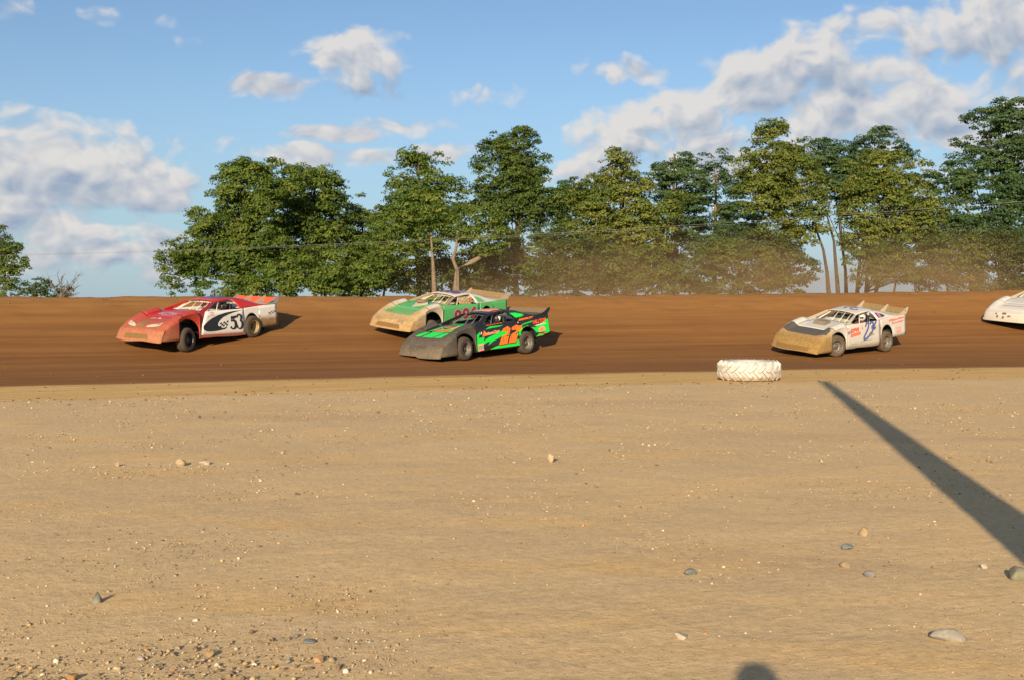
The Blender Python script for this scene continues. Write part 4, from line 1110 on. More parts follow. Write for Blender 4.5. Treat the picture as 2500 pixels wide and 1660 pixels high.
def place(px, py, D, yaw, pitch, roll, lift=0.0):
    """car root on the clay: the fitted spot slid along its line of sight until the left tyres rest on the ground"""
    Mr = Matrix.Rotation(yaw, 4, 'Z') @ Matrix.Rotation(pitch, 4, 'Y') @ Matrix.Rotation(roll, 4, 'X')
    best = None
    for i in range(400):
        d = D - 4 + i * .02; p = at_depth(px, py, d)
        e = 0
        for x in (AXF, AXR):
            q = p + Mr.to_3x3() @ Vector((x, .95, 0)); e += q.z - ground_z(q.x, q.y)
        if best is None or abs(e) < best[0]: best = (abs(e), p)
    return best[1], Mr
def px_of(p):
    x, y, z = p[0], p[1], p[2] - CAM_H
    f = y * math.cos(PITCH) - z * math.sin(PITCH); u = y * math.sin(PITCH) + z * math.cos(PITCH)
    return 1250 + F_PX * x / f, 830 - F_PX * u / f
POSES = {'53': ((-9.36,32.2,.74), 58.9, 2.3, -2.7), '22': ((-1.16,34.43,.34), 45.4, 4.3, -1.1), '23c': ((11.03,36.34,.42), 36.3, 3.9, -7.3), '206': ((-2.47,36.51,1.0), 50.0, 1.6, -6.2), '5': ((20.05,41.0,1.22), 36, 3.0, -5.0)}
def pose(k):
    t, yw, pt, rl = POSES[k]
    a = math.pi + R(yw); Mr = Matrix.Rotation(a, 4, 'Z') @ Matrix.Rotation(R(pt), 4, 'Y') @ Matrix.Rotation(R(rl), 4, 'X')
    o = Vector(t) + Mr.to_3x3() @ Vector((0, 0, -.10))
    px, py = px_of(o); py -= {'53': 3.5, '22': -2.5}.get(k, 0); p, Mr = place(px, py, t[1], a, R(pt), R(rl))
    return p, a, R(pt), R(rl), Mr

P_RED = paint('red_paint', (.42, .014, .018), .0, .25, .05, .22)
P_REDNOSE = paint('red_nose_paint', (.36, .020, .018), .50, .35, .20, .30, dust=(.34, .135, .065), x0=1.2, x1=2.45, z0=.75, z1=.3, grit=1.2)
P_REDFEND = paint('red_fender_paint', (.38, .022, .016), .30, .30, .20, .30, dust=(.34, .125, .06), x0=1.0, x1=2.3, z0=.9, z1=.3)
P_WHITE53 = paint('white_paint', (.72, .69, .64), 0, .35, .06, .25, z0=.5, z1=.2)
P_WHITEQ = paint('white_muddy_rear', (.70, .67, .62), 0, 1.15, .05, .3, z0=.86, z1=.62, dust=(.27, .165, .065))
P_BLACK = paint('black_paint', (.012, .012, .014), 0, .15, .03, .22)
P_BLUEGREY = paint('grey_decal', (.05, .06, .085), 0, 0, .05, .3)
P_GREY = paint('grey_panel', (.30, .30, .30), 0, 0, .15, .3)
P_PINK = paint('pale_red_print', (.70, .30, .26), 0, 0, .1, .5)
P_REDSPOIL = paint('red_spoiler', (.48, .060, .028), 0, 0, .15, .4)
P_CREAM = paint('cream_paint', (.46, .41, .32), 0, .4, .15, .3)
def car53():
    p, a, pt, rl, Mr = pose('53')
    S = dict(nose=P_REDNOSE, hood=P_RED, fender=P_REDFEND, cowl=P_RED, door=P_WHITE53, quarter=P_WHITEQ, sail=P_RED, roof=P_RED, post=P_RED, deck=P_CREAM, spoiler=P_REDSPOIL,
             fin=P_CREAM, fins=(.90, .32, -.28, -.90), fin_mats={0: P_GREY, 3: P_GREY}, door_front=(.93, .60), cage=M_CAGE, steer=14, rims={'RL': M_DUSTRIM}, inner=plain('white_interior', (.74,.70,.62), .5), arch=(-1.32,.315), arch_top=.905,
             hood_lift=.05, lip=lambda y: .02 * math.sin(y * 5), tyre=M_TYRE)
    root, q = race_car('red and white race car number 53 with finned red spoiler', p, a, pt, rl, S)
    d, qu, no, ho, ro, sa = q['door1'], q['quarter1'], q['nose'], q['hood'], q['roof'], q['sail1']
    sw = [(.74,.54),(.73,.60),(.66,.655),(.53,.74),(.37,.82),(.11,.905),(-.19,.965),(-.51,1.0),(-.90,1.015),(-.58,.965),(-.31,.905),(-.09,.835),(.05,.75),(.13,.67),(.15,.60),(.11,.56),(.05,.55),(.0,.52),(-.08,.50),(-.16,.525),(-.22,.56),(-.20,.50),(-.13,.465),(.18,.435),(.41,.425),(.59,.435),(.71,.48)]
    decal_poly('swoosh', sw, side_pt, P_BLACK, d)
    for i in range(5):
        for j in range(3):
            if (i + j) % 2: continue
            x0 = .10 - i * .070 - j * .016; z0 = .515 + j * .050 + i * .012
            decal_poly('checker', [(x0, z0), (x0 - .070, z0 + .012), (x0 - .086, z0 + .062), (x0 - .016, z0 + .050)], side_pt, P_BLACK, d, .006)
    # serif figures 5 and 3, drawn as pen strokes with a pale outline
    five = [[(-.385,.815),(-.47,.80),(-.55,.815),(-.61,.845)], [(-.40,.83),(-.395,.68)], [(-.395,.685),(-.44,.715),(-.50,.71),(-.555,.67),(-.575,.60),(-.56,.53),(-.51,.475),(-.45,.46),(-.385,.48),(-.355,.53)]]
    fw = [[.075,.095,.085,.04], .035, [.03,.05,.07,.10,.115,.10,.07,.045,.05,.09]]
    three = [[(-.635,.80),(-.66,.855),(-.72,.885),(-.79,.865),(-.825,.81),(-.81,.74),(-.755,.70)], [(-.755,.70),(-.83,.66),(-.86,.59),(-.835,.51),(-.77,.455),(-.70,.455),(-.64,.49),(-.615,.55)]]
    tw = [[.09,.06,.045,.07,.105,.08,.03], [.03,.08,.115,.10,.06,.04,.055,.09]]
    for nm, st, ws in (('number_five', five, fw), ('number_three', three, tw)):
        for pl, w_ in zip(st, ws):
            decal_stroke(nm, [(x - .02, z) for x, z in pl], w_, side_pt, P_BLACK, d, .007)
    decal_poly('rocker_stripe', [(.932,.262),(.915,.345),(-.93,.325),(-.99,.262)], side_pt, paint('stripe_red', (.42,.03,.025), 0, .5, .1, .35), d, .005)
    for k, tx in enumerate((6, 5, 5)): decal_scribble('small_lettering', tx, [(.42,.985-k*.05),(.27,.99-k*.05),(.27,1.02-k*.05),(.42,1.015-k*.05)], side_pt, P_PINK, d, bold=.01)
    decal_poly('sponsor_mark', [(.52,.86),(.45,.865),(.47,.90),(.50,.895)], side_pt, P_PINK, d)
    for i in range(6):
        for j in range(3):
            if (i + j) % 2 == 0: decal_poly('checker', [(-2.03-i*.058-j*.01,.80+j*.035+i*.012),(-2.075-i*.058-j*.01,.80+j*.035+i*.012),(-2.085-i*.058-j*.01,.835+j*.035+i*.012),(-2.04-i*.058-j*.01,.835+j*.035+i*.012)], side_pt, P_BLACK if j else P_PINK, qu, .010)
    # outline bow-tie emblem and small white marks on the hood
    bow = [(1.06,-.46),(1.06,-.22),(1.10,-.22),(1.10,.10),(1.20,.10),(1.20,-.22),(1.24,-.22),(1.24,-.46),(1.20,-.46)]
    pts = [(1.14,-.40),(1.14,-.20),(1.06,-.18),(1.06,.04),(1.13,.06),(1.13,.26),(1.23,.22),(1.23,.02),(1.30,.0),(1.30,-.22),(1.23,-.24),(1.23,-.44),(1.14,-.40)]
    W = paint('white_print', (.80,.72,.66), 0, 0, .05, .4)
    for A, B in zip(pts[:-1], pts[1:]): decal_poly('emblem_line', stroke([A, B], .020), hood_pt, W, ho, .012, 1)
    decal_poly('emblem_mark', [(1.70,-.22),(1.66,-.14),(1.63,-.05),(1.67,-.05),(1.69,-.12),(1.72,-.17)], hood_pt, W, no, .010)
    decal_poly('emblem_mark', [(1.70,.02),(1.62,.10),(1.64,.18),(1.70,.18),(1.68,.12)], hood_pt, W, no, .010)
    # headlight prints, grille bars and the mouth
    HL = paint('headlight_print', (.55,.50,.42), 0, 0, .35, .3); HD = paint('headlight_lens', (.20,.22,.24), 0, 0, .2, .25); GR = paint('grille_print', (.22,.15,.07), 0, 0, .4, .6)
    def hl(y0, y1):
        return [(1.98,y0),(2.12,y0+.03*(1 if y1>y0 else -1)),(2.18,lerp(y0,y1,.5)),(2.22,y1),(2.17,y1),(2.06,lerp(y0,y1,.55))]
    for (ya, yb) in ((.72,.20),(-.72,-.28)):
        h = decal_poly('headlight', hl(ya, yb), lambda x, y, o: (x + .02, y, lerp(top_z(x, y), .58 - .02*abs(y), sstep(.75,1,(x-1.52)/(nose_x(y)-1.52))) + o + .004), HL, no, .004, 2)
        decal_poly('lens', circle(2.09, lerp(ya, yb, .22), .035, .055, 10), lambda x, y, o: (x + .02, y, lerp(top_z(x, y), .58 - .02*abs(y), sstep(.75,1,(x-1.52)/(nose_x(y)-1.52))) + o + .006), HD, h, .006)
    for y in (-.16, -.01): decal_poly('grille_bar', [(1.92,y-.02),(1.92,y+.08),(2.22,y+.02),(2.22,y-.09)], lambda x, yy, o: (x + .02, yy, lerp(top_z(x, yy), .58 - .02*abs(yy), sstep(.75,1,(x-1.52)/(nose_x(yy)-1.52))) + o + .004), GR, no, .004, 2)
    decal_poly('mouth', [(-.50,.30),(.50,.30),(.46,.44),(-.46,.44)], lambda y, z, o: nose_front(y, z, o), paint('mud_caked', (.15,.08,.026), 0, 0, .2, .9), no, .010, 3)
    decal_text('roof_number', '53', [(-.35,-.40),(-.35,.42),(-.95,.42),(-.95,-.40)], lambda x, y, o: roof_pt(x, y, o), P_BLUEGREY, ro, .012, .05)
    decal_scribble('fin_lettering', 5, [(-2.12,1.19),(-2.34,1.235),(-2.36,1.27),(-2.14,1.225)], lambda x, z, o: (x, .907 + o, z), P_BLACK, q['quarter1'], .002, .02)
    driver(p, Mr, paint('dark_helmet', (.03,.03,.035), 0, 0, .05, .2), plain('dark_suit', (.05,.03,.03), .8), 'person in a black helmet driving the number 53 car')
car53()

G_HI = (.008, .62, .045)
P_BODY22 = paint('gloss_black', (.011, .012, .015), 0, .10, .02, .18)
P_NOSE22 = paint('dusty_black_nose', (.035, .034, .034), .35, .25, .26, .45, dust=(.16, .125, .08), x0=1.6, x1=2.45, grit=1.6)
P_NEON = paint('neon_green', G_HI, 0, .05, .0, .3)
P_ORANGE = paint('neon_orange', (.86, .17, .012), 0, .0, .0, .4)
P_SALMON = paint('pale_orange_print', (.85, .30, .17), 0, 0, .0, .4)
P_REDOR = paint('red_orange_print', (.80, .09, .025), 0, 0, .0, .4)
P_WPRINT = paint('white_letters', (.75, .72, .66), 0, 0, .0, .4)
P_MESH = plain('dusty_mesh', (.14, .10, .055), .8, var=.5, scale=60)
def car22():
    p, a, pt, rl, Mr = pose('22')
    S = dict(nose=P_NOSE22, hood=P_BODY22, fender=P_NOSE22, cowl=P_BODY22, door=P_BODY22, quarter=P_BODY22, sail=P_BODY22, roof=P_BODY22, post=P_BODY22, deck=P_BODY22, spoiler=P_MESH, fin=P_BODY22, fins=(.90, -.90), fin_big=False, spoiler_h=.15,
             cage=M_DARKCAGE, steer=9, rims={'RL': M_GREYRIM, 'FL': M_GREYRIM}, inner=plain('black_interior', (.02,.02,.02), .6), arch=(-1.42,.315), arch_top=.80, lip=lambda y: -.05 * sstep(.02, .14, y) + .02)
    root, q = race_car('black race car number 22 with neon green slashes and orange numbers', p, a, pt, rl, S)
    d, qu, no, ho, ro, sa = q['door1'], q['quarter1'], q['nose'], q['hood'], q['roof'], q['sail1']
    # green slashes on the door and quarter panel
    decal_poly('green_slash', [(.875,.72),(.64,.84),(.75,.655),(.50,.665),(.55,.55),(.34,.64),(-.29,.79),(-.62,.86),(-.60,.62),(-.26,.62),(.15,.51),(.38,.41),(.28,.52),(.40,.505),(.61,.44),(.74,.34),(.86,.27),(.885,.45)], side_pt, P_NEON, d)
    decal_poly('green_slash', [(.34,.275),(.12,.33),(-.08,.37),(-.45,.38),(-.87,.40),(-.90,.47),(-.985,.46),(-.985,.275)], side_pt, P_NEON, d)
    decal_poly('green_slash', [(.43,.885),(.23,.96),(-.38,.955),(-.18,.92),(.17,.905)], side_pt, P_NEON, d)
    decal_poly('green_slash', [(-.90,.565),(-.985,.565),(-.985,.76),(-.95,.72)], side_pt, P_NEON, d)
    decal_poly('green_slash', [(-1.01,.565),(-1.08,.565),(-1.12,.68),(-1.22,.78),(-1.36,.835),(-1.5,.835),(-1.45,.86),(-1.28,.83),(-1.10,.75),(-1.01,.70)], side_pt, P_NEON, qu, .010)
    decal_poly('green_slash', [(-1.16,.875),(-1.67,.945),(-1.70,.985),(-1.24,.92)], side_pt, P_NEON, qu, .010)
    decal_poly('green_slash', [(-1.60,.78),(-1.78,.755),(-2.0,.84),(-2.43,1.0),(-2.44,.56),(-2.28,.53),(-2.15,.56),(-1.80,.60),(-1.745,.68)], side_pt, P_NEON, qu, .010)
    decal_poly('green_slash', [(-1.76,.465),(-1.95,.55),(-2.18,.50),(-2.05,.475)], side_pt, P_NEON, qu, .010)
    # the block figures 22
    n1 = [(-.075,.375),(-.185,.545),(-.26,.625),(-.50,.70),(-.505,.735),(-.285,.765),(-.32,.84),(-.54,.905),(-.655,.825),(-.60,.69),(-.42,.60),(-.555,.60),(-.435,.38)]
    n2 = [(-.49,.385),(-.60,.56),(-.66,.64),(-.90,.715),(-.91,.75),(-.695,.775),(-.72,.85),(-.93,.915),(-1.03,.875),(-1.205,.875),(-1.15,.755),(-.995,.70),(-.82,.61),(-.955,.61),(-.84,.39)]
    for nm in (n1, n2):
        cxm = sum(v[0] for v in nm) / len(nm); czm = sum(v[1] for v in nm) / len(nm)
        big = [(cxm + (v[0] - cxm) * 1.05 - .012, czm + (v[1] - czm) * 1.06 - .010) for v in nm]
        decal_poly('number_shadow', big, side_pt, P_BLACK, d, .009)
        decal_poly('number_two', nm, side_pt, P_ORANGE, d, .012)
    for L in ([(-.46,.84),(-.49,.75)], [(-.30,.60),(-.26,.46)], [(-.82,.85),(-.86,.75)], [(-.68,.62),(-.64,.48)]):
        decal_poly('number_line', stroke(L, .016), side_pt, P_BLACK, d, .015)
    # sponsor print
    decal_text('sponsor_lettering', 'AltumCorr', [(.50,.69),(-.17,.745),(-.19,.85),(.42,.79)], side_pt, P_SALMON, d, .010, .06)
    decal_poly('sponsor_triangle', [(.60,.68),(.38,.70),(.42,.76),(.50,.865)], side_pt, P_ORANGE, d, .012)
    decal_poly('sponsor_peak', [(.44,.75),(.40,.72),(.46,.80),(.50,.865)], side_pt, P_WPRINT, d, .014)
    decal_poly('sponsor_flash', [(.68,.745),(.60,.77),(.60,.84)], side_pt, P_WPRINT, d, .012)
    decal_poly('sticker', [(.82,.42),(.58,.435),(.57,.485),(.80,.475)], side_pt, P_SALMON, d, .010)
    decal_poly('sticker', [(.80,.315),(.58,.345),(.58,.43),(.80,.415)], side_pt, P_GREY, d, .010)
    decal_poly('sticker', [(.84,.265),(.57,.29),(.60,.335),(.82,.31)], side_pt, P_SALMON, d, .011)
    decal_text('sponsor_lettering', 'MORLEY', [(-1.05,1.015),(-1.76,1.075),(-1.78,1.13),(-1.07,1.09)], side_pt, P_ORANGE, qu, .012, .07, .25)
    decal_text('sponsor_lettering', 'HILLTOP', [(-1.69,.865),(-2.31,.895),(-2.34,1.03),(-1.71,.99)], side_pt, P_REDOR, qu, .014, .05)
    decal_poly('sponsor_swoosh', [(-1.72,.80),(-1.85,.835),(-2.10,.86),(-2.32,.875),(-2.10,.845),(-1.88,.815)], side_pt, P_WPRINT, qu, .014)
    decal_text('sponsor_lettering', 'CONTRACTING', [(-1.80,.795),(-2.31,.83),(-2.31,.862),(-1.80,.826)], side_pt, P_WPRINT, qu, .014, .03)
    decal_poly('house_mark', [(-1.93,.60),(-2.25,.62),(-2.25,.70),(-2.21,.71),(-2.21,.76),(-2.17,.765),(-2.17,.745),(-2.10,.78),(-1.90,.68),(-1.93,.67)], side_pt, P_SALMON, qu, .014)
    decal_poly('house_door', circle(-2.08,.665,.025,.03,8), side_pt, P_BLACK, qu, .016)
    decal_scribble('sponsor_lettering', 5, [(-1.93,.555),(-2.25,.575),(-2.25,.605),(-1.93,.585)], side_pt, P_BLACK, qu, .014, .04)
    decal_scribble('sponsor_lettering', 7, [(-1.90,.50),(-2.28,.525),(-2.28,.565),(-1.90,.54)], side_pt, P_REDOR, qu, .014, .06)
    decal_scribble('driver_name', 9, [(.36,.985),(-.30,1.015),(-.31,1.05),(.40,1.025)], side_pt, P_REDOR, d, .008, .07, .2)
    decal_poly('green_slash', [(-.86,1.28),(-1.10,1.275),(-1.42,1.20),(-1.32,1.19),(-1.40,1.165),(-1.20,1.16),(-1.30,1.14),(-.98,1.13)], sail_pt, P_NEON, sa, .012, 2)
    # hood graphics
    for poly in ([(1.50,-.52),(1.46,-.40),(.60,-.10),(.60,-.32)], [(1.50,-.26),(1.50,.50),(.95,.52),(.60,.50),(.60,.05),(1.0,-.12)]): decal_poly('green_panel', poly, lambda x, y, o: hood_pt(x, y, o + .004), P_NEON, ho, .006, 2)
    for poly in ([(1.94,-.62),(1.90,-.40),(1.55,-.36),(1.55,-.52)], [(1.95,-.30),(1.95,.16),(1.55,.30),(1.55,-.24)], [(1.95,.22),(1.94,.56),(1.55,.56),(1.55,.38)]): decal_poly('green_panel', poly, hood_pt, P_NEON, no, .008, 2)
    decal_text('hood_lettering', 'HILLTOP', [(1.50,-.34),(1.50,.36),(1.28,.36),(1.28,-.34)], lambda x, y, o: hood_pt(x, y, o), P_REDOR, ho, .014, .07)
    decal_poly('house_mark', [(1.22,-.20),(1.22,.30),(1.10,.30),(1.08,.38),(.98,.26),(.92,.26),(.92,.20),(.96,.20),(.92,.05),(1.10,-.26),(1.10,-.20)], hood_pt, P_SALMON, ho, .014, 1)
    decal_poly('house_door', circle(1.10,.06,.04,.04,8), hood_pt, P_BLACK, ho, .018)
    decal_text('hood_lettering', 'CONTRACTING', [(1.535,-.30),(1.535,.34),(1.51,.34),(1.51,-.30)], hood_pt, P_WPRINT, ho, .012, .02)
    decal_text('roof_number', '22', [(-.30,-.36),(-.30,.40),(-.80,.40),(-.80,-.36)], lambda x, y, o: roof_pt(x, y, o), P_SALMON, ro, .012, .09, .2)
    decal_scribble('roof_lettering', 5, [(-.32,.50),(-.66,.50),(-.66,.56),(-.32,.56)], lambda x, y, o: roof_pt(x, y, o), P_REDOR, ro, .014, .07)
    # air filter housing on the hood, rows of vent holes in the nose
    rows = [[(1.02 + rr * math.cos(t) * 1.3, -.02 + rr * math.sin(t), top_z(1.02, 0) + hh) for t in [2*math.pi*k/18 for k in range(19)]] for (rr, hh) in ((.20,.0),(.19,.045),(.15,.065),(.0,.07))]
    MB().grid(rows, flip=False).build('hood_scoop', paint('dusty_scoop', (.05,.05,.05), 0, 0, .4, .5), root, True)
    HO = paint('vent_hole', (.02,.016,.012), 0, 0, .08, .8)
    for j, (z, n) in enumerate(((.545,9),(.50,8),(.455,6),(.40,4))):
        for i in range(n):
            y = -.42 + (i + .5 * (j % 2)) * .095
            decal_poly('vent_hole', circle(y, z, .026, .016, 8), lambda yy, zz, o: nose_front(yy, zz, o), HO, no, .010)
    SK = paint('skull_helmet', (.05,.05,.05), 0, 0, .05, .2)
    dr = driver(p, Mr, SK, plain('black_suit', (.03,.03,.035), .8), 'person in a black helmet with a pale skull print driving the number 22 car')
    hm = [c for c in dr.children if c.name.startswith('helmet')][0]
    for (cx, cz, rx, rz) in ((-.53,1.15,.022,.022),(-.57,1.15,.022,.022),(-.55,1.10,.018,.028),(-.55,1.19,.04,.018)):
        decal_poly('skull_print', circle(cx, cz, rx, rz, 8), lambda x, z, o: (x, .45 + .125 * math.sqrt(max(.05, 1 - ((x + .575)/.15)**2 - ((z - 1.125)/.14)**2)) + o, z), P_WPRINT, hm, .006)
car22()

P_GREEN = paint('mid_green', (.060, .36, .105), .28, .35, .12, .3, dust=(.25,.21,.09), x0=.9, x1=2.3)
P_TANNOSE = paint('clay_covered_nose', (.44, .39, .29), .75, .5, .18, .6, dust=(.35,.23,.10), x0=1.2, x1=2.2, grit=2.2)
P_WHITE2 = paint('white_roof_paint', (.52, .49, .45), 0, 0, .10, .3)
P_MAROON = paint('maroon_number', (.22, .018, .035), 0, 0, .08, .35)
P_PURPLE = paint('purple_number', (.10, .05, .11), 0, 0, .1, .35)
P_CREAMPOST = paint('cream_posts', (.42, .34, .21), 0, 0, .2, .4)
M_PERF = plain('clay_spattered_lexan', (.19, .125, .05), .7, var=.5, scale=45)
def car206():
    p, a, pt, rl, Mr = pose('206')
    S = dict(nose=P_TANNOSE, hood=P_GREEN, fender=P_TANNOSE, cowl=P_GREEN, door=P_GREEN, quarter=P_GREEN, sail=P_WHITE2, roof=P_WHITE2, post=P_CREAMPOST, deck=P_CREAM, spoiler=M_PERF, fin=P_CREAM, fins=(.90, -.90), cage=plain('cream_cage', (.60,.48,.30), .5),
             steer=4, rims={}, inner=plain('tan_interior', (.55,.46,.34), .55), arch_top=.97, spoiler_h=.20, tyre=M_TYRE2)
    root, q = race_car('mid green race car with white roof, maroon number and clay-covered nose', p, a, pt, rl, S)
    d, qu, no, ho, ro, sa = q['door1'], q['quarter1'], q['nose'], q['hood'], q['roof'], q['sail1']
    # green wedge of the nose top and white humps
    decal_poly('green_panel', [(1.53,-.56),(1.95,-.66),(2.04,-.70),(2.06,0),(2.04,.62),(1.85,.55),(1.53,.56)], hood_pt, P_GREEN, no, .006, 3)
    for s in (1, -1): decal_poly('white_flare', [(.88,s*.63),(1.3,s*.66),(1.5,s*.70),(1.5,s*.92),(1.2,s*.925),(.88,s*.92)][::s], hood_pt, P_WHITE2, q['fender%d' % s], .006, 2)
    decal_scribble('hood_lettering', 4, [(1.98,-.62),(1.98,-.36),(1.86,-.36),(1.86,-.62)], hood_pt, paint('red_print', (.45,.06,.03), 0, 0, .2, .5), no, .012, .06)
    big = [(.35,.50),(-.12,.53),(-.12,.92),(.33,.88)]
    for i, ch in enumerate('006'):
        qd = [(.34 - i*.40,.50 + i*.03),(-.03 - i*.40,.52 + i*.03),(-.06 - i*.40,.90 + i*.045),(.31 - i*.40,.88 + i*.045)]
        decal_text('number_shadow', ch, [(x + (.020 if k in (0,3) else -.020), z + (-.020 if k < 2 else .020)) for k, (x, z) in enumerate(qd)], side_pt, P_BLACK, d, .006, .10)
        decal_text('number_outline', ch, [(x + (.010 if k in (0,3) else -.010), z + (-.010 if k < 2 else .010)) for k, (x, z) in enumerate(qd)], side_pt, P_WPRINT, d, .009, .09)
        decal_text('number_figure', ch, qd, side_pt, P_MAROON, d, .012, .07)
    decal_text('roof_number', '006', [(-.22,-.42),(-.22,.46),(-.82,.46),(-.82,-.42)], lambda x, y, o: roof_pt(x, y, o), P_PURPLE, ro, .012, .10)
    decal_poly('quarter_window', [(-.93,1.115),(-.88,1.28),(-1.0,1.275),(-1.14,1.23),(-1.28,1.145),(-1.27,1.125)], sail_pt, P_GREEN, sa, .012, 2)
    mb = MB()                                     # air scoop: pointed box with a round dark filter on top
    z0 = top_z(1.1, 0); mb.add([(1.42,-.02,top_z(1.42,0)),(.86,-.22,z0),(.86,.22,z0),(.86,-.22,z0+.13),(.86,.22,z0+.13)], [(0,1,2),(0,3,1),(0,2,4),(0,4,3),(1,3,4,2)])
    mb.build('hood_scoop', P_CREAM, root)
    MB().lathe([(.0,.0),(.20,.0),(.21,.03),(.20,.075),(.0,.085)], 20, 'z', (.90,0,z0+.10)).build('air_filter', paint('dusty_filter', (.16,.11,.09), 0, 0, .3, .6), root)
    HL = paint('clay_headlight', (.24,.17,.10), 0, 0, .2, .5); LN = paint('clay_line', (.15,.09,.04), 0, 0, .2, .6); MU = paint('clay_mouth', (.15,.08,.024), 0, 0, .2, .9)
    for y in (-.62, .46): decal_poly('headlight', [(y-.12,.475),(y+.16,.475),(y+.17,.555),(y+.05,.568),(y-.10,.56)], lambda yy, zz, o: nose_front(yy, zz, o), HL, no, .010, 2)
    for y in (-.30, .02): decal_poly('grille_slot', [(y-.1,.535),(y+.1,.535),(y+.1,.548),(y-.1,.548)], lambda yy, zz, o: nose_front(yy, zz, o), LN, no, .010, 1)
    decal_poly('mouth', [(-.58,.285),(.55,.285),(.50,.415),(-.50,.425)], lambda y, z, o: nose_front(y, z, o), MU, no, .010, 3)
    mb = MB()                                     # window net
    for i in range(8):
        x = -.12 - i * .07; mb.tube([(x + .06, .845, 1.05), (x, .66, 1.265)], .0095, 4)
    for j in range(6):
        t = j / 5; mb.tube([(-.06 - .06*t, lerp(.845,.66,t), lerp(1.05,1.265,t)), (-.61 - .06*t, lerp(.845,.66,t), lerp(1.05,1.265,t))], .0095, 4)
    mb.build('window_net', plain('net_webbing', (.50,.36,.18), .9), root)
    decal_poly('seat_side', [(-.66,1.03),(-.80,1.03),(-.80,1.26),(-.70,1.26)], lambda x, z, o: (x, .69, z), paint('orange_pad', (.62,.22,.09), 0, 0, .1, .6), root)
    driver(p, Mr, paint('tan_helmet', (.30,.25,.2), 0, 0, .2, .3), plain('grey_suit', (.12,.10,.09), .8), 'person behind the window net driving the mid green car')
car206()

